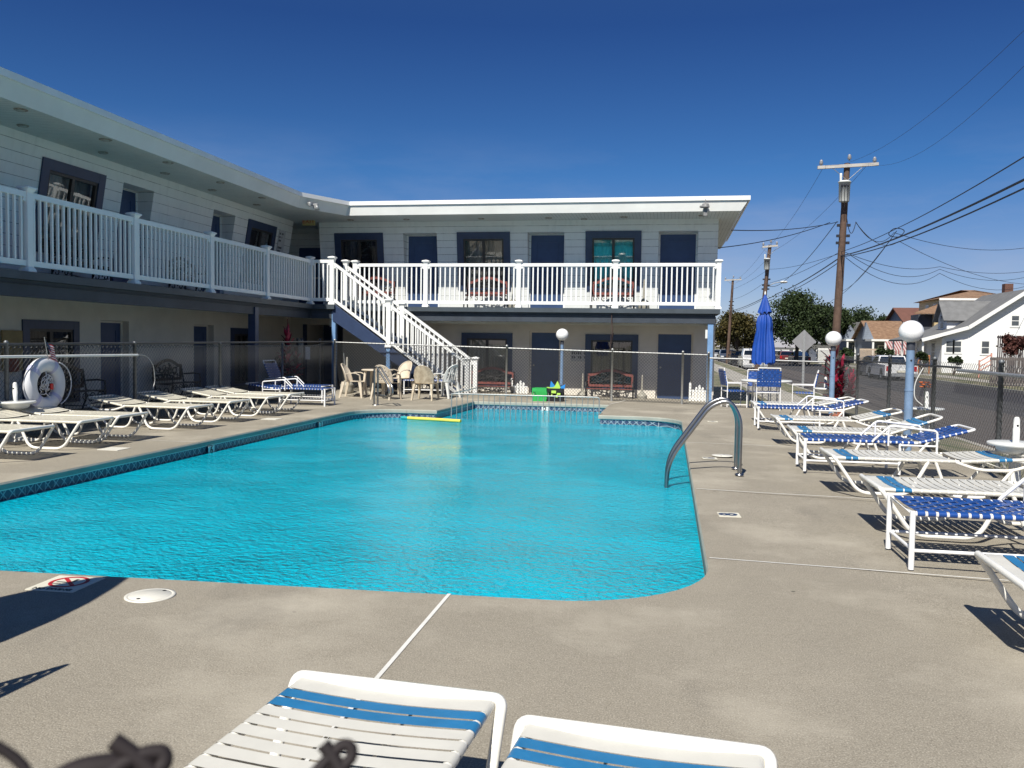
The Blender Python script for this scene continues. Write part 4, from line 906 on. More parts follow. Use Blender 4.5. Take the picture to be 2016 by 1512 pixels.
# ------------------------------------------------------------ resin chairs, table
def resin_chair(label, loc, rz, style='lattice', m=BEIGE):
    t = thing('resin_armchair', label, 'plastic chair', loc, rz, 'plastic chairs at the foot of the stairs')   # local: faces +x
    zs = .42; W = .5
    mb = MB(); n = 10; vs = []; fs = []
    for i in range(n+1):
        for j in range(n+1):
            u, v = i/n, j/n*2-1; x = -.22+.46*u; y = v*(.24+.02*u); vs.append((x, y, zs+.02*(v*v)-.025*(1-u)*u*2 + (.015 if u > .95 else 0)-(.02 if u == 1 else 0)))
    fs = [(i*(n+1)+j, (i+1)*(n+1)+j, (i+1)*(n+1)+j+1, i*(n+1)+j+1) for i in range(n) for j in range(n)]
    mb.add(vs, fs, 0, True); mb.build('seat', m, t)
    for sx, sy in ((1, 1), (1, -1), (-1, 1), (-1, -1)):
        mb = MB(); a = (sx*.22-.0, sy*.23, zs); b_ = (sx*.26-(.05 if sx < 0 else -.02), sy*.27, 0)
        vs = []
        for P, w_ in ((a, .04), (b_, .022)):
            for e, g in ((-1, -1), (1, -1), (1, 1), (-1, 1)): vs.append((P[0]+e*w_, P[1]+g*w_*.8, P[2]))
        mb.add(vs, [(3, 2, 1, 0), (4, 5, 6, 7), (0, 1, 5, 4), (1, 2, 6, 5), (2, 3, 7, 6), (3, 0, 4, 7)]); mb.build('leg', m, t)
    # back shell: curved, round topped
    mb = MB(); NU, NV = 26, 22; vs = []; fs = []
    def bp(u, v):                                      # u -1..1 sideways, v 0..1 up
        a = u*1.0; wv = .27*(1-.10*v); x = -.20-.14*v+.16*(1-cos(a*1.15)); return (x, sin(a*1.05)*wv*1.12, zs+.0+.46*v)
    for i in range(NU+1):
        for j in range(NV+1): vs.append(bp(i/NU*2-1, j/NV))
    for i in range(NU):
        for j in range(NV):
            u, v = (i+.5)/NU*2-1, (j+.5)/NV
            rr = hypot(u/1.0, (v-.45)/.56)
            if rr > 1 and v > .45: continue
            if style == 'lattice' and hypot(u/.78, (v-.52)/.40) < 1 and (i+j) % 4 in (0, 1) and (i-j) % 4 in (0, 1): continue
            if style == 'slats' and .12 < v < .86 and abs(u) < .78 and i % 4 in (0, 1): continue
            fs.append((i*(NV+1)+j, (i+1)*(NV+1)+j, (i+1)*(NV+1)+j+1, i*(NV+1)+j+1))
    mb.add(vs, fs, 0, True); rim = []
    for k in range(29):
        a = pi*k/28; rim.append(Vector(bp(cos(a)*1.0, .45+.56*sin(a)))+Vector((0, 0, .0)))
    mb.tube([bp(1, .0)]+rim+[bp(-1, .0)], .014, 6); o = mb.build('backrest', m, t); sd = o.modifiers.new('thickness', 'SOLIDIFY'); sd.thickness = .008
    for s in (-1, 1):
        mb = MB(); q = [Vector(bp(s*.98, .42)), Vector((-.05, s*.28, .655)), Vector((.12, s*.29, .65)), Vector((.22, s*.275, .60)), Vector((.24, s*.25, .43))]
        for a, b_ in zip(q, q[1:]): mb.bar(a, b_, .045, .02)
        mb.tube(q, .013, 6); mb.build('armrest', m, t)
    return t
def cz(x, y): return gz(x, y)
for (px, Y, rz, stl, mm, lb) in [(697, 21.7, 5, 'plain', BEIGE, 'beige resin armchair seen from the side, leftmost at the resin table'), (761, 21.35, 78, 'lattice', BEIGE, 'beige resin armchair with lattice back turned to the camera'),
                                 (787, 22.75, -120, 'plain', BEIGE, 'beige resin armchair with round back behind the resin table'), (838, 21.5, 88, 'plain', mat('stained_beige_resin', (.34, .28, .20), .5, .1, 9, col2=(.62, .55, .42)), 'stained beige resin armchair with solid mottled back'),
                                 (876, 22.2, 160, 'slats', PLASW, 'white plastic armchair with slatted back in front of the staircase foot')]:
    q = GY(px, 760, Y); resin_chair(lb, (q.x, Y, cz(q.x, Y)), radians(rz), stl, mm)
q = GY(752, 740, 22.2); t = thing('resin_table', 'beige resin table between the beige armchairs', 'plastic table', (q.x-.12, 22.15, cz(q.x, 22.1)))
mb = MB(); mb.lathe([(.40, .68), (.42, .69), (.42, .71), (.40, .72), (.01, .72)], n=36); mb.build('table_top', BEIGE, t)
for sx, sy in ((1, 1), (1, -1), (-1, 1), (-1, -1)): mb = MB(); mb.tube([(sx*.24, sy*.24, .69), (sx*.30, sy*.30, 0)], [.04, .022], 8); mb.build('leg', BEIGE, t)
# ashtray stands
def ash(label, loc, m=BEIGE, s=1.):
    t = thing('ash_stand', label, 'ash stand', loc); t.scale = (s, s, s)
    mb = MB(); mb.lathe([(.17, 0), (.19, .02), (.175, .12), (.185, .20), (.19, .22), (.15, .27), (.08, .33), (.04, .38)], n=24); mb.build('base', m, t)
    mb = MB(); mb.lathe([(.045, .36), (.036, .62), (.03, .90), (.022, .93), (.02, .98), (.001, .985)], n=16); mb.build('neck', m, t)
ASHM = mat('weathered_resin', (.30, .285, .24), .6, .2, 8)
q = GY(683, 770, 22.5); ash('tall grey resin ash stand beside the leftmost resin chair', (q.x, 22.5, cz(q.x, 22.5)), ASHM)
for px, lb in ((1147, 'slim grey ash stand at the lower wall left of the red bench'), (1264, 'slim grey ash stand at the lower wall right of the red bench')):
    q = GY(px, 770, 25.6); ash(lb, (q.x, 25.6, -.18), ASHM, .82)
q = GY(1268, 580, 25.5); ash('grey ash stand upstairs between the bench and the last navy door', (q.x, 25.5, FL), ASHM, .9)
q = GY(1010, 580, 25.4); ash('grey ash stand upstairs beside the middle red bench', (q.x, 25.4, FL), ASHM, .8)
t = thing('leaning_mop_pole', 'thin grey pole leaning beside the ash stand under the stairs', 'pole'); q = GY(680, 702, 22.9); mb = MB(); mb.tube([(q.x-.05, 22.9, q.z+.1), (q.x, 22.95, gz(q.x, 22.9)+.1)], .012, 6); mb.build('handle', GALV, t); mb = MB(); mb.lathe([(.05, 0), (.07, .1), (.02, .16)], (q.x, 22.95, gz(q.x, 22.9)), 12); mb.build('head', ASHM, t)
# ------------------------------------------------------------ park benches
def bench(label, loc, rz, W=1.25, wood=REDW, iron=BLACK, grp='red wood and iron benches along the motel walls'):
    t = thing('garden_bench', label, 'bench', loc, rz, grp)     # local: faces -y
    for s in (-1, 1):
        mb = MB(); x = s*(W/2); 
        mb.tube([(x, -.26, 0), (x, -.24, .2), (x, -.28, .38), (x, -.27, .6), (x, -.1, .62), (x, .16, .60)], .02, 6); mb.tube([(x, .26, 0), (x, .18, .2), (x, .17, .42), (x, .24, .84)], .02, 6)
        mb.tube([(x, -.25, .38), (x, .17, .40)], .016, 6)
        for k in range(2):
            cx_, cz_ = (-.12+.2*k), .22; mb.tube([(x, cx_+.08*cos(a*.55)*(1-a/16), cz_+.1*sin(a*.55)*(1-a/16)) for a in range(13)], .012, 5)
        mb.build('side_iron', iron, t)
    mb = MB()
    for i in range(5): mb.box((-W/2, -.26+i*.09, .40-.004*i), (W/2, -.19+i*.09, .42-.004*i))
    mb.build('seat_slats', wood, t)
    mb = MB(); hw = W/2-.03
    def arch(x): return .84+.14*max(0, cos(x/hw*pi*.62))
    n = 16
    for i in range(n):
        x0, x1 = -hw+2*hw*i/n, -hw+2*hw*(i+1)/n
        for z0f, th in ((lambda x: arch(x), .075), (lambda x: .52, .07)): mb.add([(x0, .22, z0f(x0)-th), (x1, .22, z0f(x1)-th), (x1, .22, z0f(x1)), (x0, .22, z0f(x0)), (x0, .245, z0f(x0)-th), (x1, .245, z0f(x1)-th), (x1, .245, z0f(x1)), (x0, .245, z0f(x0))], [(0, 1, 2, 3), (7, 6, 5, 4), (3, 2, 6, 7), (0, 4, 5, 1)])
    for s in (-1, 1): mb.box((s*hw-.035, .218, .45), (s*hw+.035, .247, .80))
    mb.build('back_frame', wood, t)
    mb = MB(); rr = random.Random(11)
    for k in range(26):
        x, z = rr.uniform(-hw+.1, hw-.1), rr.uniform(.56, .80); a = rr.uniform(0, 6.28); pts = []
        for j in range(8): pts.append((max(-hw, min(hw, x)), .232, max(.5, min(arch(x)-.05, z)))); x += .045*cos(a); z += .045*sin(a); a += rr.uniform(.1, .9)
        mb.tube(pts, .012, 5)
        mb.lathe([(.001, -.008), (.035, 0), (.001, .008)], (pts[-1][0], .232, pts[-1][2]), 7)
    for s in (-1, 1): mb.tube([(-hw*.98, .234, .54 if s > 0 else .8), (0, .234, .68), (hw*.98, .234, .54 if s > 0 else .8)], .011, 5)
    mb.build('cast_iron_panel', iron, t)
    mb = MB()
    for k in range(5): x = -hw*.8+k*hw*.4; mb.tube([(x+.09*cos(a*.6)*(1-a/18), -.25, .3+.09*sin(a*.6)*(1-a/18)) for a in range(15)], .011, 5)
    mb.tube([(-W/2, -.2, .18), (0, -.2, .12), (W/2, -.2, .18)], .011, 5); mb.build('apron_scrolls', iron, t)
    return t
for px, lb in ((957, 'red wood bench with iron back upstairs below the middle window'), (1206, 'red wood bench upstairs below the teal window'), (735, 'red wood bench upstairs half hidden by the stair rails')):
    q = GY(px, 580, 25.55); bench(lb, (q.x, 25.55, FL), 0)
for px, lb in ((965, 'red wood bench at the lower wall right of the staircase foot'), (1200, 'red wood bench at the lower wall below the dark double window')):
    q = GY(px, 780, 25.7); bench(lb, (q.x, 25.7, -.22), 0, 1.38)
for Y, z, lb in ((15.6, FL, 'dark bench upstairs beside the first railed window'), (19.6, FL, 'dark round backed bench upstairs in the shade of the left wing'), (19.0, .02, 'dark bench against the lower left wall between the navy doors'), (15.35, 0, 'dark bench under the lower left window behind the life ring'), (25.2, .05, 'dark bench in the shaded lower corner behind the red plant')):
    bench(lb, (-11.65, Y, z), radians(90), 1.2, mat('shade_darkened_wood', (.035, .022, .02), .5, .2, 8), BLACK, 'dark benches along the left wing')  # bench wood near black: the left wing's shade is put into its colour
# low picket screens by the lower doors
for px, lb in ((1022, 'low white picket screen beside the middle lower door'), (1374, 'low white picket screen right of the last lower door')):
    q = GY(px, 780, 25.8); t = thing('picket_screen', lb, 'picket screen', (q.x, 25.8, -.2))
    rr = random.Random(px); mb = MB(); mb.cbox((0, .02, .15), (.5, .02, .05)); mb.cbox((0, .02, .38), (.5, .02, .04)); mb.build('rail', VINYL, t)
    for k in range(6): h = (.66, .42, .50, .56, .52, .34)[k]*(1 if px < 1200 else 1)+rr.uniform(-.02, .02); mb = MB(); x = -.23+k*.09; mb.prism([(x-.032, 0, 0), (x+.032, 0, 0), (x+.032, 0, h-.04), (x, 0, h), (x-.032, 0, h-.04)], (0, -.01, 0), (0, .01, 0)); mb.build('picket', VINYL, t)
# ------------------------------------------------------------ toys
CGREEN = mat('green_crate_plastic', (.03, .36, .08), .4, .12, 12)
def crate(label, x, y, w_, d_, h, m):
    t = thing('milk_crate', label, 'crate', (x, y, gz(x, y)))
    mb = MB(); e = .02
    mb.box((-w_/2, -d_/2, 0), (w_/2, d_/2, .02))
    for z0, z1 in ((.02, .05), (h*.30, h*.38), (h*.72, h)): mb.box((-w_/2, -d_/2, z0), (w_/2, -d_/2+e, z1)); mb.box((-w_/2, d_/2-e, z0), (w_/2, d_/2, z1)); mb.box((-w_/2, -d_/2+e, z0), (-w_/2+e, d_/2-e, z1)); mb.box((w_/2-e, -d_/2+e, z0), (w_/2, d_/2-e, z1))
    mb.box((-w_/2+e, -d_/2+.003, .05), (w_/2-e, -d_/2+.012, h*.3)); mb.box((-w_/2+e, d_/2-.012, .05), (w_/2-e, d_/2-.003, h*.72))
    for i in range(9):
        x_ = -w_/2+.03+i*(w_-.06)/8
        if 0 < i < 8: mb.bar((x_-.012, -d_/2+.012, h*.38), (x_+.012, -d_/2+.012, h*.72), .012, .012, (0, 1, 0))
    for sx in (-1, 1):
        for sy in (-1, 1): mb.cbox((sx*(w_/2-e/2), sy*(d_/2-e/2), h/2), (e+.006, e+.006, h-.004))
    mb.build('crate_body', m, t); return t
q = GZ(1064, 789, 0.0); crate('bright green milk crate standing on the deck behind the kids pool', q.x, 22.25, .37, .33, .34, CGREEN)
q2 = GY(1094, 780, 22.3); crate('black milk crate holding blue and lime toys', q2.x, 22.3, .40, .33, .34, BLACK)
t = thing('foam_star_toy', 'blue and lime green spiky foam toy lying in the black crate', 'toy', (q2.x, 22.25, gz(q2.x, 22.3)+.33)); LIME = mat('lime_foam', (.42, .68, .10), .5, .1, 6); BF = mat('blue_foam', (.02, .22, .62), .5, .1, 6)
for pts, mm in (([(-.24, .06), (-.10, .05), (-.03, .07), (.05, .22), (.13, .05), (.10, 0), (-.16, 0)], LIME), ):
    mb = MB(); mb.prism([(a, 0, b_) for a, b_ in pts], (0, -.02, -.02), (0, .02, -.02)); mb.build('lime_spikes', mm, t)
mb = MB(); mb.prism([(-.16, .03, 0), (-.13, .03, .2), (-.03, .03, .08), (.1, .03, .04), (.25, .03, .12), (.23, .03, -.0)], (0, -.005, 0), (0, .03, 0)); mb.build('blue_spikes', BF, t)
t = thing('lime_toy', 'lime green toy pieces showing through the side of the black crate', 'toy', (q2.x, 22.3, gz(q2.x, 22.3))); mb = MB(); mb.cbox((-.03, -.175, .25), (.12, .02, .07)); mb.cbox((.10, -.177, .20), (.09, .02, .05)); mb.cbox((.05, -.176, .14), (.05, .02, .06)); mb.cbox((-.08, -.178, .16), (.03, .02, .05)); mb.build('toy_pieces', LIME, t)
# ------------------------------------------------------------ life ring, shepherd pole, flag
RX = -9.22; q = GX(88, 757, RX); t = thing('life_ring', 'white life ring with coiled rope hung on the fence', 'life ring', (RX, q.y, q.z), 0); RC = Vector((RX, q.y, q.z))
mb = MB(); Rr, rr_ = .285, .105; n = 48; k = 16; vs = []
for i in range(n):
    a = 2*pi*i/n
    for j in range(k): b_ = 2*pi*j/k; rad = Rr+rr_*cos(b_); vs.append((rr_*.75*sin(b_), rad*cos(a)*1.06, rad*sin(a)*1.06))
mb.add(vs, [(i*k+j, i*k+(j+1) % k, ((i+1) % n)*k+(j+1) % k, ((i+1) % n)*k+j) for i in range(n) for j in range(k)], 0, True); mb.build('ring', mat('ring_white', (.62, .63, .66), .5, .05, 5), t)
for a0 in (60, 140, 225, 315):
    a = radians(a0); mb = MB(); vs = []
    for i in range(3):
        aa = a+(i-1)*.11
        for j in range(k): b_ = 2*pi*j/k; rad = Rr+(rr_+.006)*cos(b_); vs.append(((rr_*.75+.006)*sin(b_), rad*cos(aa)*1.06, rad*sin(aa)*1.06))
    mb.add(vs, [(i*k+j, i*k+(j+1) % k, (i+1)*k+(j+1) % k, (i+1)*k+j) for i in range(2) for j in range(k)], 0, True); mb.build('band', mat('lilac_band', (.42, .43, .60), .6, .1, 8), t)
for s, a0, a1 in ((1, 135, 230), (1, -50, 55)):
    mb = MB(); mb.tube([(.06, (.40+.09*sin(pi*i/14)+.02)*cos(radians(a0+(a1-a0)*i/14)), (.40+.09*sin(pi*i/14))*sin(radians(a0+(a1-a0)*i/14))) for i in range(15)], .009, 6); mb.build('grab_rope', ROPE, t)
mb = MB(); rr = random.Random(5)
for kk in range(9):
    cy_, cz_, ra = rr.uniform(-.07, .09), rr.uniform(-.10, .06), rr.uniform(.05, .11); mb.tube([(rr.uniform(.02, .06)+.02*sin(a), cy_+ra*cos(a)*(.7+.3*sin(kk)), cz_+ra*1.2*sin(a)) for a in [2*pi*i/14 for i in range(13)]], .007, 5)
mb.tube([(.03, -.02, .22), (.04, .0, .1), (.05, .02, -.02)], .01, 5); mb.build('coiled_rope', ROPE, t); mb = MB(); mb.cbox((.08, .05, -.03), (.02, .05, .09)); mb.build('red_tag', mat('red_tag_plastic', (.55, .02, .02), .5), t)
t = thing('rescue_pole', 'long white rescue pole lying level along the fence above the life ring', 'pole'); a, b_ = GX(-40, 703, -9.2), GX(271, 699, -9.2); mb = MB(); mb.tube([a, b_], .021, 10); mb.build('shaft', PLASW, t)
mb = MB(); q = [b_+Vector((0, .0, 0)), b_+Vector((0, .25, 0)), b_+Vector((.0, .48, -.18)), b_+Vector((.0, .52, -.5)), b_+Vector((.0, .44, -.62))]; mb.tube(fillet(q, .2, 6), .008, 6); mb.build('hook', GALV, t)
t = thing('small_flag', 'small American flag on a stick above the life ring', 'flag', tuple(GX(93, 690, -9.15)))
mb = MB(); mb.tube([(0, -.06, .20), (0, .02, -.14)], .006, 5); mb.build('stick', GALV, t)
mb = MB(); vs = []; NXF, NYF = 10, 13
for i in range(NXF+1):
    for j in range(NYF+1): vs.append((.012*sin(i*.9+j*.2), .0+i*.016+j*.008-.03+.0, .13-j*.019-i*.006))
for i in range(NXF):
    for j in range(NYF): mb.add([vs[i*(NYF+1)+j], vs[(i+1)*(NYF+1)+j], vs[(i+1)*(NYF+1)+j+1], vs[i*(NYF+1)+j+1]], [(0, 1, 2, 3)], 2 if (i < 5 and j < 6) else (0 if j % 2 == 0 else 1))
mb.build('cloth', [SIGNR, mat('flag_white', (.6, .6, .62), .8), SIGNB], t)
# ------------------------------------------------------------ red ti plants
RED1 = mat('ti_leaf_red', (.16, .012, .035), .4, .5, 6, col2=(.50, .035, .09)); RED2 = mat('ti_leaf_dark', (.05, .02, .025), .5, .3, 6)
def ti(label, loc, hs, seed, pot=True):
    t = thing('red_leafed_plant', label, 'plant', loc); rr = random.Random(seed)
    if pot: mb = MB(); mb.lathe([(.12, 0), (.16, .24), (.175, .24), (.175, .28), (.15, .28), (.14, .25), (.001, .25)], n=20); mb.build('pot', mat('terracotta', (.28, .10, .06), .8, .15), t)
    mbs = MB(); mbl = MB()
    for (dx, dy, z0, z1, n, mi, ln) in hs:
        mbs.tube([(dx*.3, dy*.3, .2), (dx, dy, z0), (dx*1.05, dy, z1-.1)], .018, 6)
        for k in range(n):
            f = k/n; z = z0+(z1-z0-.15)*f; a = k*2.4+rr.uniform(-.4, .4); el_ = radians(rr.uniform(25, 50)+45*f); L_ = ln*rr.uniform(.75, 1.1); w_ = .05*rr.uniform(.8, 1.2); P = Vector((dx*1.05, dy, z)); d = Vector((cos(a)*cos(el_), sin(a)*cos(el_), sin(el_))); sd = Vector((-sin(a), cos(a), 0)); vs = []
            for i in range(7):
                q = i/6; P2_ = P + d*L_*q - Vector((0, 0, 1))*L_*.42*q*q*(1-f*.8); ww = w_*sin(pi*min(1, q*.93+.07))**.8; up = d.cross(sd).normalized(); vs += [P2_-sd*ww+up*.012, P2_+up*-.006, P2_+sd*ww+up*.012]
            mbl.add(vs, [(3*i+j, 3*i+j+1, 3*i+j+4, 3*i+j+3) for i in range(6) for j in (0, 1)], 0 if rr.random() < mi else 1, True)
    mbs.build('stem', mat('brown_stem', (.08, .055, .035), .8), t); mbl.build('leaves', [RED1, RED2], t); return t
q = GY(566, 760, 22.0); ti('tall potted plant with red and pink leaves in the shade behind the blue loungers', (q.x, 22.0, .1), [(0, 0, .45, 1.75, 34, .8, .42), (-.18, .1, .4, 1.15, 16, .5, .34), (.22, .05, .4, 1.2, 16, .5, .36)], 3)
q = GY(1652, 800, 20.9); ti('large red leafed plant leaning on the lamp post beside the umbrella table', (q.x, 20.9, 0), [(-.16, 0, .5, 1.62, 34, .75, .45), (.05, .1, .3, 1.2, 30, .7, .40), (.22, -.05, .2, .95, 30, .75, .36), (-.1, .05, .2, .8, 24, .4, .36)], 8)
# white hose loop tied to the fence and the folded cushion under a lounger
t = thing('white_hose', 'thin white hose hanging in a curve from the street fence beside the lamp post', 'hose'); a = GY(1818, 724, 13.9); b_ = GY(1816, 798, 13.9); mb = MB(); mb.tube(fillet([a, GY(1800, 755, 13.9), GY(1800, 785, 13.9), b_], .15, 6), .008, 6); mb.build('tube', PLASW, t)
mb = MB(); q = GY(1655, 818, 19.4); mb.lathe([(.10, 0), (.14, .05), (.10, .10), (.001, .11)], (q.x-.1, 19.4, 0), 16); tag(mb.build('flower_pot', mat('terracotta', (.28, .10, .06), .8, .15)), 'small terracotta pot under the farthest blue lounger', 'pot')
q = GY(1829, 748, 14.4); t = thing('orange_flower', 'orange flowers growing through the street fence', 'flower', (q.x, 14.6, q.z-.4)); mb = MB(); mb.tube([(0, 0, -.6), (0, 0, .3)], .006, 5); mb.build('stem', SHRUB, t); mb = MB()
for k in range(9): a = k*.7; mb.lathe([(.001, 0), (.03, .015), (.035, .03), (.001, .01)], (.06*cos(a), .04*sin(a), .30+.04*sin(k*2.1)), 7)
mb.build('blossoms', mat('orange_petals', (.50, .13, .04), .6, .2), t)
# ------------------------------------------------------------ trees
def leafmat(name, c1, c2):
    m, t, b, oc = newmat(name); c = mixc(t, noise(t, oc, .5, 4, .6, (.3, .7)), c1, c2); n2 = noise(t, oc, 3.5, 3, .6, (.35, .65)); c = mixc(t, math_(t, 'MULTIPLY', n2, .5), c, tuple(x*.55 for x in c1)); t.links.new(c, b.inputs['Base Color']); b.inputs['Roughness'].default_value = .7
    b.inputs['Specular IOR Level'].default_value = .25; return m
LEAFG = leafmat('green_leaves', (.018, .034, .011), (.048, .070, .022)); LEAFO = leafmat('autumn_green_leaves', (.035, .042, .012), (.12, .085, .025)); LEAFD = leafmat('dark_green_leaves', (.015, .030, .011), (.040, .060, .02))
LEAFR = leafmat('rusty_leaves', (.06, .022, .02), (.13, .05, .035))
BARK = mat('bark', (.09, .07, .055), .9, .3, 6, .4)
def tree(name, label, x, y, h, rx, rz_, cz_, lm, seed, nleaf=5000, ls=.17, group='trees along the street', trunk=True, ry=None, z0=-.3):
    t = thing(name, label, 'tree' if trunk else 'bush', (x, y, z0), 0, group); rr = random.Random(seed); ry = ry or rx
    blobs = []
    for k in range(16 if trunk else 7):
        a = rr.uniform(0, 6.28); e = rr.uniform(-.5, 1); q = rr.uniform(.35, .72); blobs.append((rx*q*cos(a)*sqrt(1-min(.99, e*e)*.8), ry*q*sin(a)*sqrt(1-min(.99, e*e)*.8), cz_+rz_*e*.62, rr.uniform(.28, .48)))
    mb = MB()
    for i in range(nleaf):
        bx_, by_, bz_, br = blobs[rr.randrange(len(blobs))]; a = rr.uniform(0, 6.28); cz2 = rr.uniform(-1, 1); q = rr.random()**.45*(1 if rr.random() < .82 else rr.uniform(1.05, 1.45)); s = sqrt(1-cz2*cz2)
        r1 = br*(rx+rz_)/2*q*(1+.25*sin(a*3+cz2*4)); P = Vector((bx_+r1*s*cos(a), by_+r1*s*sin(a), bz_+r1*cz2*.85)); z = ls*rr.uniform(.6, 1.5)
        n = Vector((rr.gauss(0, 1), rr.gauss(0, 1), rr.gauss(0, 1)+.5)).normalized(); u = n.orthogonal().normalized(); u.rotate(Matrix.Rotation(rr.uniform(0, 6.28), 3, n)); v = n.cross(u)
        mb.add([P-u*z-v*z*.3, P+v*z*.6, P+u*z-v*z*.2, P-v*z*.7], [(0, 1, 2, 3)])
    mb.build('crown' if trunk else 'foliage', lm, t)
    mb = MB()
    if trunk:
        r0 = max(.1, h*.028); mb.tube([(0, 0, 0), (.1, 0, cz_*.4), (0, .1, cz_*.8), (.1, 0, cz_+rz_*.3)], [r0, r0*.8, r0*.6, r0*.2], 8)
        for bx_, by_, bz_, br in blobs[:11]: mb.tube([(0, 0, cz_*.45+rr.uniform(0, .2)*cz_), (bx_*.5, by_*.5, (cz_*.6+bz_)*.5+.3), (bx_, by_, bz_)], [r0*.5, r0*.3, r0*.1], 5)
        mb.build('trunk', BARK, t)
    else:
        for bx_, by_, bz_, br in blobs: mb.tube([(0, 0, 0), (bx_*.6, by_*.6, bz_*.5), (bx_, by_, bz_)], [.03, .02, .01], 5)
        mb.build('branches', BARK, t)
    return t
def TP(px, py, Y): q = GY(px, py, Y); return q
def tree_px(name, label, x0, x1, ytop, ybot, Y, lm, seed, n=5000, **k):
    a = TP(x0, ytop, Y); b_ = TP(x1, ytop, Y); zb = TP((x0+x1)/2, ybot, Y).z; top_ = (a.z+b_.z)/2; rx = (b_.x-a.x)/2; rz_ = (top_-zb)/2
    return tree(name, label, (a.x+b_.x)/2, Y, top_+.3, rx*1.0, rz_*1.0, (top_+zb)/2+.3, lm, seed, n, ls=k.pop('ls', .0009*Y+.03), **k)
tree_px('street_tree', 'tree with thinning orange tinted leaves behind the second utility pole, left of the umbrella', 1405, 1500, 605, 712, 100, LEAFO, 2, 9000)
tree_px('street_tree', 'dense tall green tree directly behind the diamond road sign', 1498, 1645, 566, 712, 92, LEAFG, 5, 18000)
tree_px('street_tree', 'green tree crown seen beside the main utility pole', 1590, 1690, 592, 690, 108, LEAFG, 6, 9000)
tree_px('street_tree', 'dark tree crown rising above the small gable houses', 1655, 1765, 596, 690, 150, LEAFD, 9, 9000)
tree_px('street_tree', 'dark leafy tree filling the gap right of the dense tall tree', 1570, 1680, 612, 705, 118, LEAFD, 31, 5000)
tree_px('street_tree', 'far dark tree above the orange roofed cottage', 1700, 1800, 615, 690, 165, LEAFD, 33, 5000)
tree_px('street_tree', 'low brownish tree at the far end of the street beside the motel corner', 1400, 1460, 632, 700, 140, LEAFO, 12, 3500)
tree_px('front_shrub', 'leafy green shrub between the lamp globe and the little grey gable house', 1640, 1690, 680, 730, 62, LEAFG, 21, 1800, trunk=False, group='shrubs across the street')
tree_px('front_shrub', 'round green shrub in front of the beige porch rail', 1718, 1762, 684, 722, 66, LEAFG, 22, 1800, trunk=False, group='shrubs across the street')
tree_px('front_shrub', 'dark green bush under the double window of the white house', 1862, 1896, 700, 722, 64, LEAFD, 23, 1500, trunk=False, group='shrubs across the street')
tree_px('front_shrub', 'small bush behind the large lamp globe', 1800, 1835, 692, 722, 66, LEAFG, 24, 1200, trunk=False, group='shrubs across the street')
tree_px('rusty_shrub', 'large rusty brown shrub growing over the grey board fence at the right edge', 1962, 2040, 655, 712, 50, LEAFR, 25, 2600, trunk=False, group='shrubs across the street')
tree_px('front_shrub', 'low green hedge plants behind the parked cars', 1690, 1730, 700, 726, 72, LEAFD, 27, 1200, trunk=False, group='shrubs across the street')
# ------------------------------------------------------------ houses
SHG = mat('grey_shingles', (.15, .152, .155), .9, .15, 2, .3, bscale=9); SHO = mat('orange_brown_shingles', (.15, .085, .05), .9, .2, 3, .3, bscale=9, col2=(.27, .17, .105)); SHR = mat('red_brown_shingles', (.14, .062, .045), .9, .15, 3); SHD = mat('dark_grey_shingles', (.085, .085, .08), .9, .15, 3)
WHS = boards('white_clapboard', (.78, .78, .77), (.82, .82, .81), .22, .05, 2, (.5, .5, .5), dirt=.03); YES = boards('yellow_clapboard', (.52, .40, .22), (.56, .44, .25), .22, .08, 2, (.25, .2, .1)); GRS = boards('grey_clapboard', (.16, .19, .24), (.20, .23, .28), .2, .08, 2, (.08, .09, .11)); TRIM = mat('white_house_trim', (.74, .74, .72), .5, .04)
HGL = mat('house_window_glass', (.07, .08, .09), .12, .3, 2)
def hwin(par, c, w_, h_, n, d=.08):                     # window centred at c, on wall with outward normal n ('-y' or '-x')
    def bx(a0, a1, z0, z1, e): 
        mb = MB()
        if n == '-y': mb.box((c[0]+a0, c[1]-e, c[2]+z0), (c[0]+a1, c[1]+.02, c[2]+z1))
        else: mb.box((c[0]-e, c[1]+a0, c[2]+z0), (c[0]+.02, c[1]+a1, c[2]+z1))
        return mb
    f = bx(-w_/2-.12, w_/2+.12, -h_/2-.14, h_/2+.12, .05).build('window', TRIM, par); bx(-w_/2, w_/2, .03, h_/2, .062).build('pane', HGL, f); bx(-w_/2, w_/2, -h_/2, -.03, .062).build('pane', HGL, f)
def roofplane(mb, pts, th=.12, mi=0):
    P = [Vector(p) for p in pts]; n = (P[1]-P[0]).cross(P[2]-P[0]).normalized(); n = n if n.z > 0 else -n; mb.prism(P, -n*th, (0, 0, 0), mi)
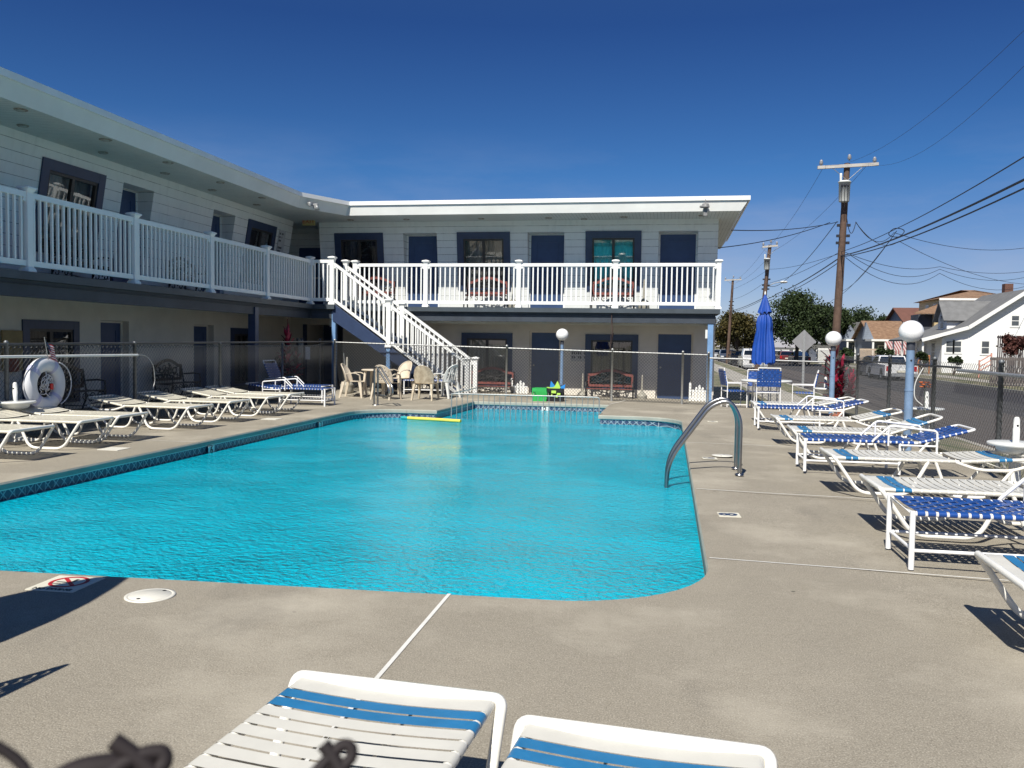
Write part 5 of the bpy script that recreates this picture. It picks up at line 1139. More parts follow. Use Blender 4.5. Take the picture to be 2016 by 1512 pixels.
def gable_house(name, label, x0, x1, y0_, y1_, zb, ze, zr, ridge, wallm, roofm, ov=.4, cat='house', group='houses across the street'):
    """ridge 'x' or 'y' = ridge direction"""
    h = thing(name, label, cat, ((x0+x1)/2, (y0_+y1_)/2, zb), 0, group); ox, oy, oz = h.location
    a, b_, c_, d_ = x0-ox, x1-ox, y0_-oy, y1_-oy; ze -= oz; zr -= oz; mb = MB()
    mb.quad((a, c_, 0), (b_, c_, 0), (b_, c_, ze), (a, c_, ze)); mb.quad((a, c_, 0), (a, d_, 0), (a, d_, ze), (a, c_, ze)); mb.quad((b_, c_, 0), (b_, d_, 0), (b_, d_, ze), (b_, c_, ze)); mb.quad((a, d_, 0), (b_, d_, 0), (b_, d_, ze), (a, d_, ze))
    if ridge == 'y': mx_ = (a+b_)/2; mb.poly([(a, c_, ze), (b_, c_, ze), (mx_, c_, zr)]); mb.poly([(a, d_, ze), (b_, d_, ze), (mx_, d_, zr)])
    else: my = (c_+d_)/2; mb.poly([(a, c_, ze), (a, d_, ze), (a, my, zr)]); mb.poly([(b_, c_, ze), (b_, d_, ze), (b_, my, zr)])
    mb.build('wall', wallm, h); mb = MB()
    if ridge == 'y':
        mx_ = (a+b_)/2; s = (zr-ze)/(mx_-a); roofplane(mb, [(a-ov, c_-ov, ze-ov*s), (mx_, c_-ov, zr), (mx_, d_+ov, zr), (a-ov, d_+ov, ze-ov*s)]); roofplane(mb, [(b_+ov, c_-ov, ze-ov*s), (mx_, c_-ov, zr), (mx_, d_+ov, zr), (b_+ov, d_+ov, ze-ov*s)])
    else:
        my = (c_+d_)/2; s = (zr-ze)/(my-c_); roofplane(mb, [(a-ov, c_-ov, ze-ov*s), (b_+ov, c_-ov, ze-ov*s), (b_+ov, my, zr), (a-ov, my, zr)]); roofplane(mb, [(a-ov, d_+ov, ze-ov*s), (b_+ov, d_+ov, ze-ov*s), (b_+ov, my, zr), (a-ov, my, zr)])
    mb.build('roof', roofm, h); 
    mb = MB()
    if ridge == 'y':
        for sgn, xe in ((-1, a-ov), (1, b_+ov)): mb.bar((xe, c_-ov-.03, ze-ov*s-.1), (mx_, c_-ov-.03, zr-.1), .05, .2, (0, 0, 1))
    else: mb.box((a-ov, c_-ov-.04, ze-ov*s-.2), (b_+ov, c_-ov, ze-ov*s-.02))
    mb.build('eave_trim', TRIM, h)
    return h
# white house with the long rake, wall facing the pool at Y=70
Yw = 70
E0, E1, E2 = GY(1850, 664, Yw), GY(1903, 643, Yw), GY(2016, 573, Yw); sl2 = (E2.z-E1.z)/(E2.x-E1.x); RXx = E2.x+.25; RZ = E1.z+(RXx-E1.x)*sl2
wx0 = GY(1854, 690, Yw).x; hw_ = thing('white_house', 'white clapboard house with grey roof sweeping down to a porch, right side', 'house', (wx0, Yw, -.27), 0, 'houses across the street'); ox, oy, oz = hw_.location
def Lc(x, y, z): return (x-ox, y-oy, z-oz)
mb = MB(); prof = [(wx0, -.27), (RXx+3, -.27), (RXx+3, RZ-3*sl2), (RXx, RZ), (E1.x, E1.z-.12), (wx0, E0.z+(E1.z-E0.z)*(wx0-E0.x)/(E1.x-E0.x)-.12)]
mb.poly([Lc(x, Yw, z) for x, z in prof]); mb.poly([Lc(x, Yw+9, z) for x, z in prof]); mb.quad(Lc(wx0, Yw, -.27), Lc(wx0, Yw+9, -.27), Lc(wx0, Yw+9, E0.z), Lc(wx0, Yw, E0.z)); mb.build('wall', WHS, hw_)
mb = MB(); px0 = E0.x-1.4; pz0 = E0.z-1.4*(E1.z-E0.z)/(E1.x-E0.x)*.25
for a, b_ in (((px0, pz0), (E1.x, E1.z)), ((E1.x, E1.z), (RXx, RZ)), ((RXx, RZ), (RXx+3.5, RZ-3.5*sl2))): roofplane(mb, [Lc(a[0], Yw-.5, a[1]), Lc(b_[0], Yw-.5, b_[1]), Lc(b_[0], Yw+9.5, b_[1]), Lc(a[0], Yw+9.5, a[1])], .14)
rfh = mb.build('roof', SHG, hw_)
mb = MB()
for a, b_ in (((px0, pz0), (E1.x, E1.z)), ((E1.x, E1.z), (RXx, RZ))): mb.bar(Lc(a[0], Yw-.56, a[1]-.08), Lc(b_[0], Yw-.56, b_[1]-.08), .08, .26, (0, 0, 1))
mb.build('rake_board', TRIM, rfh)
for (x0_, x1_, y0_, y1_) in ((1863, 1875, 672, 693), (1879, 1891, 672, 693), (1933, 1946, 672, 696), (1992, 2005, 622, 641)):
    a, b_ = GY(x0_, y0_, Yw), GY(x1_, y1_, Yw); hwin(hw_, Lc((a.x+b_.x)/2, Yw, (a.z+b_.z)/2), abs(b_.x-a.x), abs(a.z-b_.z), '-y')
# dormer
dp, dl, dr = GY(1868, 593, Yw+3.5), GY(1857, 624, Yw+3.5), GY(1880, 616, Yw+3.5); dz0 = GY(1868, 648, Yw+3.5).z; dw = 1.15; yc = Yw+4.2; xf = dp.x-.2; mb = MB()
mb.poly([Lc(xf, yc-dw, dz0), Lc(xf, yc+dw, dz0), Lc(xf, yc+dw, dl.z), Lc(xf, yc, dp.z), Lc(xf, yc-dw, dl.z)]); mb.quad(Lc(xf, yc-dw, dz0), Lc(xf+4.4, yc-dw, dz0), Lc(xf+4.4, yc-dw, dl.z), Lc(xf, yc-dw, dl.z)); dm = mb.build('dormer', WHS, hw_)
mb = MB(); roofplane(mb, [Lc(xf-.35, yc, dp.z+.05), Lc(xf-.35, yc-dw-.35, dl.z-.3), Lc(xf+5, yc-dw-.35, dl.z-.3), Lc(xf+5, yc, dp.z+.05)]); roofplane(mb, [Lc(xf-.35, yc, dp.z+.05), Lc(xf-.35, yc+dw+.35, dl.z-.3), Lc(xf+5, yc+dw+.35, dl.z-.3), Lc(xf+5, yc, dp.z+.05)]); mb.build('dormer_roof', SHG, dm)
hwin(dm, Lc(xf, yc, (dz0+dl.z)/2+.1), .7, 1.0, '-x')
mb = MB()
for k in range(4): mb.box(Lc(px0+.1, Yw-.3+k*2.9, -.27), Lc(px0+.22, Yw-.18+k*2.9, pz0-.1))
mb.build('porch_posts', TRIM, hw_); mb = MB(); mb.box(Lc(px0+.05, Yw-.2, -.25), Lc(wx0-.02, Yw+8.8, .1)); mb.build('porch_floor', WALKC, hw_)
for k in range(3): hwin(hw_, Lc(wx0, Yw+2+k*2.4, 1.3), .8, 1.3, '-x')
# yellow two-storey hip roof house
Yy = 88
def hip(mb, x0, x1, y0_, y1_, ze, zr, ov=.5):
    cy_ = (y0_+y1_)/2; q = (y1_-y0_)/2; A = [(x0-ov, y0_-ov, ze), (x1+ov, y0_-ov, ze), (x1+ov, y1_+ov, ze), (x0-ov, y1_+ov, ze)]; r0, r1 = (x0+q, cy_, zr), (x1-q, cy_, zr)
    mb.add(A+[r0, r1], [(0, 1, 5, 4), (1, 2, 5), (2, 3, 4, 5), (3, 0, 4), (3, 2, 1, 0)])
a, b_ = GY(1846, 588, Yy), GY(2010, 588, Yy); zt_ = GY(1860, 571, Yy+4).z; h = thing('yellow_house', 'tall yellow house with orange brown hip roof behind the white house', 'house', (a.x, Yy, -.27), 0, 'houses across the street'); ox, oy, oz = h.location
x0_, x1_ = a.x+.5-ox, b_.x-ox
mb = MB(); mb.box((x0_, 0, 0), (x1_, 8, a.z-oz)); mb.build('wall', YES, h)
mb = MB(); hip(mb, x0_, x1_, 0, 8, a.z-oz, zt_-oz); rfy = mb.build('roof', SHO, h); mb = MB(); mb.box((x0_-.5, -.55, a.z-oz-.18), (x1_+.5, -.5, a.z-oz+.03)); mb.build('eave_trim', TRIM, rfy)
c = GY(1985, 575, Yy+4); mb = MB(); mb.box((c.x-ox-.45, 3.6, zt_-oz-1.2), (c.x-ox+.3, 4.4, GY(1985, 559, Yy+4).z-oz)); mb.build('chimney', mat('brown_brick', (.12, .06, .045), .9, .3, 9), rfy)
b2 = GY(1800, 618, Yy-3); pz = GY(1830, 616, Yy-3).z; mb = MB(); l0, l1 = GY(1797, 618, Yy-3).x-ox, GY(1878, 618, Yy-3).x-ox
mb.prism([(l0, -3.6, pz-oz), (l1, -3.6, pz-oz), (l1, 0, GY(1850, 590, Yy).z-oz), (x0_+.8, 0, GY(1850, 590, Yy).z-oz)], (0, 0, -.12), (0, 0, 0)); mb.build('porch_roof', SHO, h)
mb = MB(); mb.box((GY(1838, 640, Yy-3).x-ox, -3.2, 0), (l1-.3, -.05, pz-oz-.1)); mb.build('porch_wall', YES, h); mb = MB(); mb.box((l0+.6, -2.6, 0), (GY(1837, 640, Yy-3).x-ox, -.05, pz-oz-.12)); mb.build('bay', mat('dark_bay', (.05, .055, .07), .5, .3, 2), h)
hwin(h, (x0_, 2.5, a.z-oz-1.2), .8, 1.4, '-x'); hwin(h, (x0_, 5, a.z-oz-1.2), .8, 1.4, '-x'); hwin(h, (x0_+1.4, 0, a.z-oz-1.3), .9, 1.1, '-y')
# others
def hpx(name, label, pxl, pxr, pye, pyr, Y, dep, wallm, roofm, ridge, **k):
    a, b_ = GY(pxl, pye, Y), GY(pxr, pye, Y); zr = GY((pxl+pxr)/2, pyr, Y+(dep/2 if ridge == 'x' else 0)).z; return gable_house(name, label, a.x, b_.x, Y, Y+dep, -.27, (a.z+b_.z)/2, zr, ridge, wallm, roofm, **k)
h1 = hpx('red_roofed_house', 'two-storey house with red brown roof and blue grey gable behind the large globe', 1784, 1832, 632, 606, 104, 9, GRS, SHR, 'x')
h2 = hpx('orange_roofed_cottage', 'small grey cottage with orange brown roof in the middle distance', 1722, 1790, 667, 632, 96, 10, GRS, SHO, 'x')
h3 = hpx('grey_gable_cottage', 'small grey cottage with dark grey roof beside the street trees', 1672, 1712, 668, 634, 108, 9, GRS, SHD, 'x')
for h_, (xa_, xb_, Y) in ((h3, (1672, 1712, 107)), (h2, (1722, 1786, 95))):
    l = h_.location; A, B_ = GY(xa_, 700, Y), GY(xb_, 700, Y); zt = GY(xa_, 669, Y).z
    mb = MB(); mb.box((A.x-l.x-.8, Y-2-l.y, zt-.15-l.z), (B_.x-l.x, Y-l.y+.9, zt+.05-l.z)); mb.build('porch_roof', TRIM, h_)
    for k in range(4): mb = MB(); x = A.x-.6+(B_.x-A.x+.4)*k/3; mb.box((x-l.x-.09, Y-1.9-l.y, 0), (x-l.x+.09, Y-1.75-l.y, zt-.15-l.z)); mb.build('porch_post', TRIM, h_)
    for k in range(2): hwin(h_, (A.x-l.x+1+2.0*k, .0-(4.5 if h_ is h3 else 5.0), 1.4), .8, 1.2, '-y')
q = GY(1668, 640, 107); 
mb = MB(); l = h3.location; A, B_ = GY(1664, 668, 106.5), GY(1694, 668, 106.5); pk = GY(1676, 637, 106.5); mb.prism([(A.x-l.x, -5.2, A.z-l.z), (B_.x-l.x, -5.2, A.z-l.z), (pk.x-l.x, -5.2, pk.z-l.z)], (0, 0, 0), (0, .6, 0)); mb.build('front_gable', GRS, h3)
mb = MB(); l = h2.location; A, B_ = GY(1704, 668, 94.5), GY(1726, 668, 94.5); pk = GY(1711, 634, 94.5); mb.prism([(A.x-l.x, -5.3, A.z-l.z), (B_.x-l.x, -5.3, A.z-l.z), (pk.x-l.x, -5.3, pk.z-l.z)], (0, 0, 0), (0, .7, 0)); mb.build('front_gable', GRS, h2)
h4 = hpx('white_bungalow', 'low white bungalow half hidden under the dense green tree', 1525, 1565, 696, 684, 120, 9, WHS, SHD, 'x'); h5 = hpx('white_bungalow', 'low white bungalow with picket porch right of the diamond road sign', 1612, 1668, 692, 678, 112, 9, WHS, SHD, 'x')
h6 = hpx('white_bungalow', 'distant pale house far down the street beside the motel corner', 1425, 1500, 694, 676, 190, 9, mat('pale_yellow_wall', (.55, .50, .38), .8, .1), SHD, 'x')
for h_, xs2, Y in ((h4, (1530, 1545, 1570, 1590), 120), (h5, (1616, 1632, 1650), 112), (h6, (1445, 1470), 190)):
    for px in xs2: q = GY(px, 697, Y); hwin(h_, (q.x-h_.location.x, Y-h_.location.y, q.z-h_.location.z), .9, .9, '-y')
# striped awning, porch rails
t = thing('striped_awning', 'red and white striped porch awning left of the white house', 'awning'); mb = MB(); A, B_ = GY(1752, 690, 84), GY(1812, 692, 84); zt = GY(1770, 672, 85.5).z; n = 22
for i in range(n):
    x0_, x1_ = A.x+(B_.x-A.x)*i/n, A.x+(B_.x-A.x)*(i+1)/n; mb.quad((x0_, 84, A.z), (x1_, 84, A.z), (x1_, 86, zt), (x0_, 86, zt), i % 2); mb.quad((x0_, 84, A.z-.35), (x1_, 84, A.z-.35), (x1_, 84, A.z), (x0_, 84, A.z), i % 2)
mb.build('canvas', [mat('awning_red', (.25, .07, .07), .8), mat('awning_white', (.45, .40, .38), .8)], t)
for x in (A.x+.1, B_.x-.1): mb = MB(); mb.tube([(x, 84.05, -.27), (x, 84.05, A.z)], .06, 6); mb.build('post', TRIM, t)
def picket(label, px0, px1, Y, zt, m, cat='fence', n=24, z0=-.27, grp='pale fences across the street', nm='picket_fence'):
    t = thing(nm, label, cat, group=grp); A, B_ = GY(px0, 700, Y).x, GY(px1, 700, Y).x; mb = MB(); mb.box((A, Y, zt-.12), (B_, Y+.05, zt)); mb.box((A, Y, z0+.15), (B_, Y+.05, z0+.25)); mb.build('rail', m, t)
    mb = MB()
    for i in range(n): x = A+(B_-A)*(i+.5)/n; mb.box((x-(B_-A)/n*.3, Y-.03, z0), (x+(B_-A)/n*.3, Y-.004, zt+.04))
    mb.build('pickets', m, t)
picket('white picket fence under the lamp globe by the white bungalow', 1610, 1642, 100, GY(1620, 686, 100).z, TRIM)
picket('beige porch rail in front of the orange roofed cottage', 1692, 1730, 86, GY(1710, 687, 86).z, mat('beige_rail', (.45, .36, .27), .7))
picket('grey weathered board fence below the rusty shrub at the right edge', 1950, 2070, 47, GY(1990, 705, 47).z, mat('grey_boards', (.12, .105, .10), .9, .3, 3), n=34)
picket('tall dark board fence behind the rusty shrub', 1962, 2100, 54, GY(1990, 662, 54).z, mat('dark_boards', (.06, .05, .055), .9, .3, 3), n=34)
t = thing('pink_step_rails', 'salmon pink stair rails beside the white house', 'stair rail'); mb = MB()
a, b_ = GY(1928, 712, 60), GY(1952, 698, 60)
for dz in (0, -.35, -.62): mb.tube([(a.x, 60, a.z+dz), (b_.x, 60, b_.z+dz)], .04, 6)
for q in (a, b_): mb.tube([(q.x, 60, -.27), (q.x, 60, q.z+.1)], .05, 6)
mb.build('handrail', mat('salmon_paint', (.55, .26, .20), .6), t)
t = thing('orange_rail', 'orange wooden ramp rail left of the white house porch', 'rail'); a, b_ = GY(1808, 710, 66), GY(1830, 700, 66); mb = MB(); mb.tube([a, b_], .06, 6); mb.tube([a+Vector((0, 0, -.4)), b_+Vector((0, 0, -.4))], .05, 6)
for q in (a, b_): mb.tube([(q.x, 66, -.27), (q.x, 66, q.z)], .05, 6)
mb.build('board', mat('orange_wood', (.40, .16, .06), .7), t)
# ------------------------------------------------------------ vehicles
def car(name, label, x, y, rz, paint, Lc_=4.6, Wc=1.85, H=1.5, kind='suv', cat='car', lights=True):
    t = thing(name, label, cat, (x, y, -.42), rz, 'vehicles parked on the street'); hl = Lc_/2; hw = Wc/2
    if kind == 'suv': top_ = [(-hl*.92, .95*H*.64), (-hl*.80, H*.97), (-hl*.1, H), (hl*.22, H*.95), (hl*.48, H*.66)]
    elif kind == 'pickup': top_ = [(-hl*.16, .64*H), (-hl*.10, H*.98), (hl*.22, H), (hl*.36, H*.93), (hl*.56, H*.66)]
    else: top_ = [(-hl*.75, .66*H), (-hl*.45, H*.98), (hl*.1, H), (hl*.5, H*.66)]
    low = [(-hl, .35), (-hl*.99, .62*H), (hl*.55, .64*H), (hl*.93, .56*H), (hl, .42*H), (hl*.99, .30), (-hl, .28)]
    secs = [(-hw, .90), (-hw*.98, 1.0), (hw*.98, 1.0), (hw, .90)]
    mb = MB(); P = [(a, b_) for a, b_ in low]; k = len(P); vs = []
    for yy, sc in ((-hw, 1), (-hw*.8, 1.0), (hw*.8, 1.0), (hw, 1)):
        for a, b_ in P: vs.append((a*(1 if abs(yy) < hw else .985), yy, b_))
    mb.add(vs, [tuple(range(k)), tuple(reversed(range(3*k, 4*k)))] + [(r*k+i, r*k+(i+1) % k, (r+1)*k+(i+1) % k, (r+1)*k+i) for r in range(3) for i in range(k)])
    for sx in (-.62, .62):
        for sy in (-1, 1):
            n = 14; mb.prism([(sx*hl+.40*cos(a), sy*(hw-.01), .36+.40*sin(a)) for a in [pi*i/n for i in range(n+1)]], (0, -.01, 0), (0, .015, 0), 1)
    body = mb.build('body', [paint, BLACK], t)
    mb = MB(); k = len(top_); vs = []
    for yy, ins in ((-1, 0), (1, 0)):
        for a, b_ in top_: tz = (b_-.62*H)/(.38*H); vs.append((a, yy*(hw*.96-.16*tz), b_))
    mb.add(vs, [tuple(reversed(range(k))), tuple(range(k, 2*k))] + [(i, (i+1) % k, k+(i+1) % k, k+i) for i in range(k)]); mb.build('cabin', paint, t)
    mb = MB()                                           # glass panels slightly proud
    for yy in (-1, 1):
        pts = []
        for a, b_ in top_:
            cx_ = sum(q[0] for q in top_)/k; cz_ = sum(q[1] for q in top_)/k; a2 = cx_+(a-cx_)*.86; b2_ = cz_+(b_-cz_)*.70; tz = (b2_-.62*H)/(.38*H); pts.append((a2, yy*(hw*.96-.16*tz+.012), b2_))
        mb.poly(pts)
    def pane(p, q):
        (a0, b0), (a1, b1) = p, q; d = Vector((a1-a0, 0, b1-b0)); n = Vector((d.z, 0, -d.x)).normalized(); n = n if n.x*(1 if a0 > 0 else -1) > 0 or n.z > .9 else -n; vs = []
        for f_, s_ in ((.1, -1), (.1, 1), (.9, 1), (.9, -1)):
            a, b_ = a0+(a1-a0)*f_, b0+(b1-b0)*f_; tz = (b_-.62*H)/(.38*H); vs.append(Vector((a, s_*(hw*.88-.16*tz), b_))+n*.014)
        mb.poly(vs)
    pane(top_[-1], top_[-2]); pane(top_[0], top_[1]); mb.build('windows', GLASSC, t)
    for sx in (-.62, .62):
        for sy in (-1, 1):
            mb = MB(); w_ = thing_child(t, 'wheel'); vs = []
            for (r_, yy) in ((.20, .10), (.30, .11), (.335, .08), (.335, -.08), (.30, -.11)):
                pass
            n = 22; rings = [(.001, .095), (.19, .095), (.20, .105), (.30, .11), (.335, .08), (.335, -.08), (.29, -.1)]
            for r_, yy in rings:
                for j in range(n): a = 2*pi*j/n; vs.append((r_*cos(a), yy*sy, r_*sin(a)))
            m2_ = MB(); m2_.add(vs, [(i*n+j, i*n+(j+1) % n, (i+1)*n+(j+1) % n, (i+1)*n+j) for i in range(2, len(rings)-1) for j in range(n)], 0, True); m2_.add(vs, [(i*n+j, i*n+(j+1) % n, (i+1)*n+(j+1) % n, (i+1)*n+j) for i in range(0, 2) for j in range(n)], 1)
            m2_.build('wheel', [mat('tyre', (.02, .02, .02), .8), GALV], t, (sx*hl, sy*(hw-.09), .335))
    for s in (-1, 1):
        mb = MB(); mb.box((hl*.965, s*hw*.72-.17, .47*H-.08), (hl*1.002, s*hw*.72+.17, .47*H+.07)); mb.build('headlight', mat('headlight_lens', (.6, .62, .64), .1, .05), t)
        mb = MB(); mb.box((-hl*1.004, s*hw*.82-.10, .48*H-.14), (-hl*.97, s*hw*.82+.10, .48*H+.14)); mb.build('tail_light', mat('tail_lens', (.40, .015, .02), .2, .05), t)
    mb = MB(); mb.box((hl*.97, -hw*.5, .34*H-.05), (hl*1.003, hw*.5, .47*H+.04)); mb.build('grille', BLACK, t)
    mb = MB(); mb.box((hl*.95, -hw*.95, .22), (hl*1.03, hw*.95, .42)); mb.build('bumper', GALV if kind == 'pickup' else paint, t)
    mb = MB(); mb.box((-hl*1.03, -hw*.95, .26), (-hl*.95, hw*.95, .46)); mb.build('bumper', GALV if kind == 'pickup' else paint, t)
    mb = MB(); mb.box((-hl*1.035, -.26, .50), (-hl*1.0, .26, .62)); mb.box((hl*1.031, -.26, .27), (hl*1.034, .26, .39)); mb.build('number_plate', SIGNW, t)
    for s in (-1, 1): mb = MB(); mb.cbox((hl*.30, s*(hw+.10), .70*H), (.1, .2, .14)); mb.build('mirror', BLACK, t)
    return t
def thing_child(*a): return None
def paint(n, c): return mat(n, c, .25, .04, 2, coat=.6)
PW, PD, PB, PK, PS = paint('white_car_paint', (.66, .66, .66)), paint('dark_blue_car_paint', (.04, .055, .09)), paint('black_car_paint', (.02, .02, .022)), paint('dark_red_car_paint', (.12, .02, .02)), paint('silver_car_paint', (.35, .36, .37))
q = GZ(1450, 721, -.42); car('pickup_truck', 'white and black pickup truck facing the camera on the near side of the street', 7.05, 76, radians(-90), PW, 5.4, 1.95, 1.75, 'pickup', 'pickup truck')
car('parked_car', 'dark car parked behind the facing white pickup truck', 7.0, 90, radians(-90), PB, 4.7, 1.85, 1.5, 'suv'); car('parked_car', 'dark grey car farthest down the near side of the street', 7.0, 108, radians(-90), PD, 4.7, 1.85, 1.5, 'sedan')
q = GZ(1712, 738, -.42); car('parked_car', 'dark blue hatchback with red tail lights parked across the street', 14.3, 63.5, radians(90), PD, 4.5, 1.8, 1.42, 'suv')
car('pickup_truck', 'white pickup truck parked across the street behind the lamp post', 13.75, 57.5, radians(90), PW, 5.1, 1.85, 1.5, 'pickup', 'pickup truck')
car('parked_car', 'dark car parked on the far side under the dense tree', 14.3, 100, radians(90), PB, 4.6, 1.8, 1.45, 'sedan'); car('parked_car', 'white car parked on the far side beside the picket fence', 14.3, 132, radians(90), PW, 4.6, 1.8, 1.45, 'sedan')
car('parked_car', 'dark red car parked far away under the dense tree', 14.3, 112, radians(90), PK, 4.6, 1.8, 1.45, 'suv'); car('parked_car', 'silver car parked far down on the near side beyond the table set', 7.0, 124, radians(-90), PS, 4.6, 1.8, 1.45, 'sedan')
# ------------------------------------------------------------ utility poles, sign, wires
def upole(label, px, ytop, Y, xarm=True, can=True, light=False, pb=None, s=1.13, cf=.875, cs=.8):
    T = GY(px, ytop, Y); B_ = Vector((GY(pb, 700, Y).x, Y, -.4)); t = thing('utility_pole', label, 'utility pole', tuple(B_), 0, 'wooden utility poles along the street'); T = T-B_
    d = T.normalized(); r0 = .17; mb = MB(); mb.tube([(0, 0, 0), T*.5, T], [r0, r0*.86, r0*.68], 12); mb.build('pole', WOODP, t)
    if xarm:
        c = T*.985; mb = MB(); mb.bar(c+Vector((-s, -.16, -.03)), c+Vector((s, -.16, .06)), .11, .12); mb.build('crossarm', mat('pale_arm_wood', (.42, .40, .37), .8, .15, 6), t)
        mb = MB(); mb.tube([c+Vector((-.6, -.18, -.04)), c+Vector((0, -.15, -.55))], .012, 4); mb.tube([c+Vector((.6, -.18, 0)), c+Vector((0, -.15, -.55))], .012, 4); mb.build('brace', GALV, t)
        for xo, zo in ((-s*.88, .03), (s*.87, .1), (.05, .22)):
            mb = MB(); mb.lathe([(.03, 0), (.03, .05), (.085, .06), (.05, .1), (.085, .12), (.05, .16), (.07, .18), (.03, .24), (.001, .25)], c+Vector((xo, -.16, zo)), 12); mb.build('insulator', mat('grey_insulator', (.30, .30, .32), .3, .1), t)
    if can:
        c = T*cf; mb = MB(); cc = c+Vector((-.10, -.33, 0)); mb.lathe([(.23*cs, -.5*cs), (.25*cs, -.47*cs), (.27*cs, .42*cs), (.30*cs, .42*cs), (.30*cs, .47*cs), (.2*cs, .52*cs), (.001, .54*cs)], cc, 24); 
        mb.build('transformer', mat('pale_transformer', (.60, .62, .60), .5, .1, 3), t)
        mb = MB(); 
        for k in range(3): a = -2.2+k*.55; e = cc+Vector((.27*cs*cos(a), .27*cs*sin(a), .25*cs)); mb.lathe([(.03, -.05), (.045, 0), (.03, .05)], e, 8); mb.tube([e, e+Vector((-.02, -.02, -.4*cs)), e+Vector((.0, 0, -.85))], .012, 5)
        mb.build('bushing_leads', CABLE, t); mb = MB(); mb.lathe([(.04, .42*cs), (.05, .8*cs), (.04, .86*cs), (.001, .87*cs)], cc+Vector((-.2*cs, -.08, 0)), 10); mb.build('arrester', PLASW, t)
    for k, zf_ in enumerate((.735, .69, .66)):
        for s in (-1, 1): mb = MB(); mb.cbox(T*zf_+Vector((s*.19, -.1, 0)), (.12, .1, .1)); mb.build('wire_bracket', CABLE, t)
    if light: c = T*.67; mb = MB(); mb.tube([c, c+Vector((.5, -.1, .3)), c+Vector((1.0, -.2, .4))], .03, 6); mb.build('lamp_arm', GALV, t); mb = MB(); mb.sph(c+Vector((1.15, -.25, .38)), .26, 8, sz=.35); mb.build('lamp_head', PLASW, t)
    return t
upole('nearest tall wooden utility pole with crossarm and pale transformer', 1668, 322, 36, pb=1641)
upole('second wooden utility pole with a pale transformer and street light behind the umbrella', 1516, 482, 61, True, True, True, pb=1490, s=.5, cf=.85, cs=.75)
upole('thin distant utility pole with crossarm beside the motel corner', 1443, 549, 92, True, False, pb=1432, s=.85)
q = GY(1583, 672, 41); t = thing('diamond_road_sign', 'back of a grey diamond road sign on a metal post beyond the fence', 'road sign', (q.x, 41, -.35)); z = q.z+.35
mb = MB(); s = .53; mb.prism([(0, 0, z-s), (s, 0, z), (0, 0, z+s), (-s, 0, z)], (0, 0, 0), (0, .01, 0)); mb.build('sign_plate', mat('sign_back_aluminium', (.28, .28, .29), .5, .1, 3, metal=.3), t)
mb = MB(); mb.box((-.05, -.04, 0), (.05, -.004, z+s*.9)); mb.build('post', GALV, t)
wn = [0]
def wire(label, pts, r=.012, sag=.0, group='overhead wires'):
    P = []
    for a, b_ in zip(pts, pts[1:]):
        a, b_ = Vector(a), Vector(b_)
        for i in range(14): f_ = i/14; P.append(a.lerp(b_, f_)-Vector((0, 0, sag*4*f_*(1-f_))))
    P.append(Vector(pts[-1])); mb = MB(); mb.tube(P, r, 5); return tag(mb.build('overhead_wire', CABLE), label, 'wire', group)
g = lambda x, y, Y: GY(x, y, Y)
wire('thick black cable pair upper strand running to the upper right', [g(1655, 504, 36), g(2016, 354, 15), g(2350, 190, 9.6)], .022, .15)
wire('thick black cable lower strand running to the upper right', [g(1655, 506, 36), g(2016, 371, 15), g(2350, 215, 9.6)], .016, .18)
wire('black cable rising steepest to the right frame edge', [g(1655, 496, 36), g(1765, 450, 29), g(2016, 309, 15), g(2350, 110, 9.6)], .012, .05)
wire('thick cable pair from the main pole down to the second pole, upper', [g(1652, 508, 36), g(1530, 578, 55), g(1500, 588, 61), g(1437, 612, 92)], .024, .12)
wire('thick cable from the main pole down to the second pole, lower', [g(1652, 516, 36), g(1530, 584, 55), g(1498, 592, 61), g(1437, 614, 92)], .016, .14)
wire('wire from the main pole bracket to the second pole, middle', [g(1650, 498, 36), g(1500, 560, 61), g(1438, 590, 92)], .011, .2)
wire('thin upper wire from the main pole to the second pole', [g(1650, 500, 36), g(1513, 530, 61), g(1440, 570, 92)], .01, .15)
wire('service wire from the main pole to the motel roof, upper', [g(1650, 437, 36), g(1440, 453, 25.5)], .014, .12)
wire('service wire from the main pole to the motel roof, lower', [g(1634, 438, 36), g(1414, 488, 27)], .014, .14)
wire('wire falling from the main pole to the street light', [g(1648, 436, 36), g(1548, 550, 60), g(1512, 563, 61)], .016, .2)
wire('service wire bundle leaving the main pole to the right, upper', [g(1666, 420, 36), g(1685, 437, 36), g(1760, 458, 45), g(2060, 480, 60)], .014, .6)
wire('service wire falling right toward the white house', [g(1685, 438, 36), g(1770, 475, 48), g(2030, 560, 68)], .014, .5)
wire('wire from the cable splice down behind the white lamp globe', [g(1765, 455, 29), g(1660, 572, 60), g(1600, 660, 90)], .012, .3)
wire('second wire from the cable splice down to the street trees', [g(1755, 470, 29), g(1640, 590, 70), g(1560, 640, 95)], .012, .3)
wire('low service wire sagging to the right over the rooftops, upper', [g(1660, 495, 36), g(1850, 525, 50), g(2060, 527, 58)], .012, .35)
wire('low service wire sagging to the right over the rooftops, middle', [g(1675, 503, 36), g(1850, 530, 50), g(2060, 533, 58)], .012, .6)
wire('low service wire sagging to the right over the rooftops, lower', [g(1665, 507, 36), g(1850, 538, 50), g(2060, 548, 58)], .012, .8)
for k, (a, b_) in enumerate((((1623, 332), (1560, 440)), ((1709, 329), (1640, 430)))): wire(('faint primary wire left of the crossarm', 'faint primary wire right of the crossarm')[k], [g(a[0], a[1]-6, 36), g((1504, 1524)[k], 493, 61), g((1437, 1449)[k], 556, 92)], .007, .4)
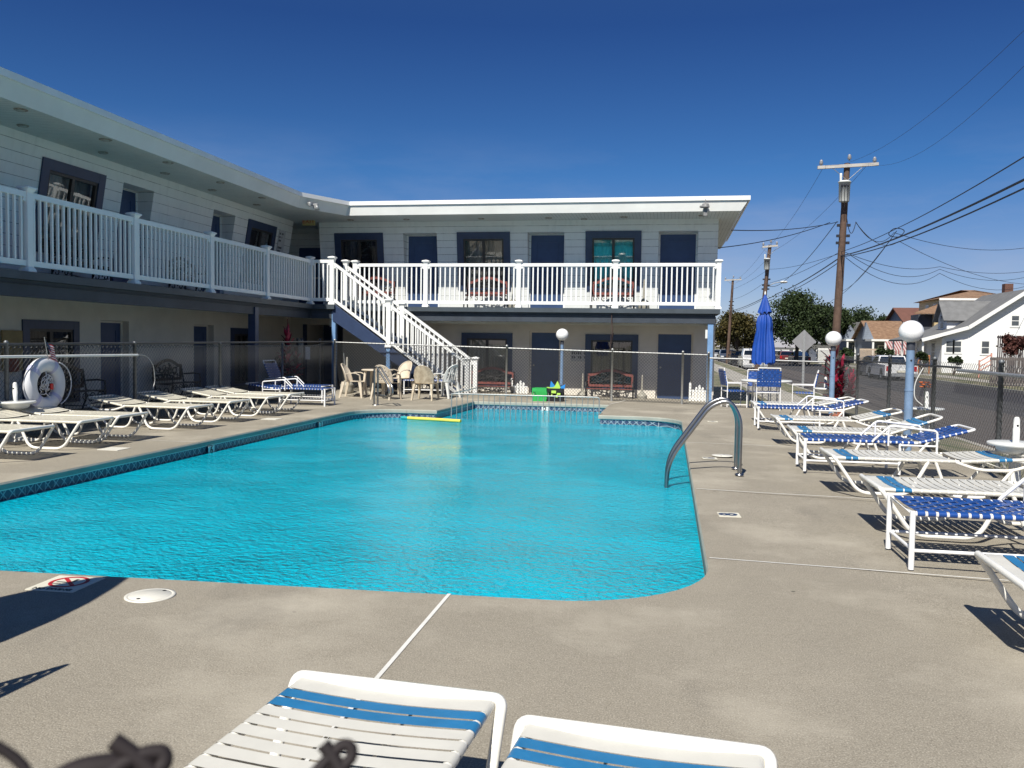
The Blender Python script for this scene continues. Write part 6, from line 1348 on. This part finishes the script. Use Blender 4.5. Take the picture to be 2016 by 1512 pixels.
for k, (a, b_) in enumerate((((1623, 326), (2016, 60)), ((1709, 322), (2016, 130)))): wire(('faint primary wire from the crossarm toward the upper right corner, higher', 'faint primary wire from the crossarm toward the right edge, lower')[k], [g(*a, 36), g(*b_, 16)], .004, .6)
mb = MB(); c = g(1765, 458, 29); mb.tube([c+Vector((.22*cos(a)*(1+.2*sin(2*a)), 0, .14*sin(a))) for a in [i*.5 for i in range(26)]], .012, 5); tag(mb.build('cable_coil', CABLE), 'small coil of spare cable where the overhead wires cross', 'cable coil')
# ------------------------------------------------------------ things beside and behind the camera that throw the shadows on the deck, and the cords close to the lens
u2 = thing('closed_umbrella', 'closed blue umbrella standing just left of the view whose shadow crosses the deck', 'umbrella', (-3.78, 2.62, 0))
mb = MB(); mb.tube([(0, 0, 0), (0, 0, 2.6)], .02, 8); mb.build('pole', PLASW, u2); mb = MB(); canopy([(.30, .85, .2), (.31, 1.2, .24), (.27, 1.6, .24), (.21, 1.95, .22), (.13, 2.3, .16), (.03, 2.62, .1)], 8, mb); mb.build('canopy', UMB, u2)
blue_chair('blue woven patio chair standing just left of the view, casting the striped shadow', (-3.19, 2.36, 0), radians(176), 1.0)
CORD = mat('dark_brown_cord', (.013, .008, .009), .75, .3, 60)
def near(px, py, dist): d = ray(px, py).normalized(); return CAM + d*dist
def cordt(label, lst):
    t = thing('knotted_cord', label, 'cord', group='dark brown cords close to the camera'); 
    for pts, r in lst: mb = MB(); mb.tube(fillet([near(x, y, D) for x, y, D in pts], .2*D, 8), r, 14); mb.build('strand', CORD, t)
D = .30; k = D/1700
cordt('dark brown knotted cord out of focus at the lower left corner', [([(222, 1458, D), (262, 1485, D), (300, 1520, D), (330, 1560, D)], 15*k), ([(200, 1540, D), (245, 1500, D), (290, 1482, D), (322, 1480, D), (326, 1500, D), (300, 1530, D), (260, 1550, D)], 14*k), ([(90, 1560, D+.01), (150, 1520, D+.01), (240, 1506, D+.01), (320, 1530, D+.01)], 24*k)])
cordt('dark brown cord bow out of focus over the left foreground lounger', [([(636, 1464, D), (652, 1485, D), (670, 1515, D), (700, 1560, D)], 13*k), ([(600, 1545, D), (640, 1500, D), (672, 1466, D), (692, 1468, D), (694, 1490, D), (670, 1515, D), (640, 1560, D)], 11*k), ([(600, 1540, D+.01), (660, 1512, D+.01), (700, 1540, D+.01)], 16*k)])
cordt('dark brown curved cord out of focus at the bottom left corner', [([(-40, 1452, D), (10, 1478, D), (40, 1500, D), (66, 1540, D)], 9*k)])
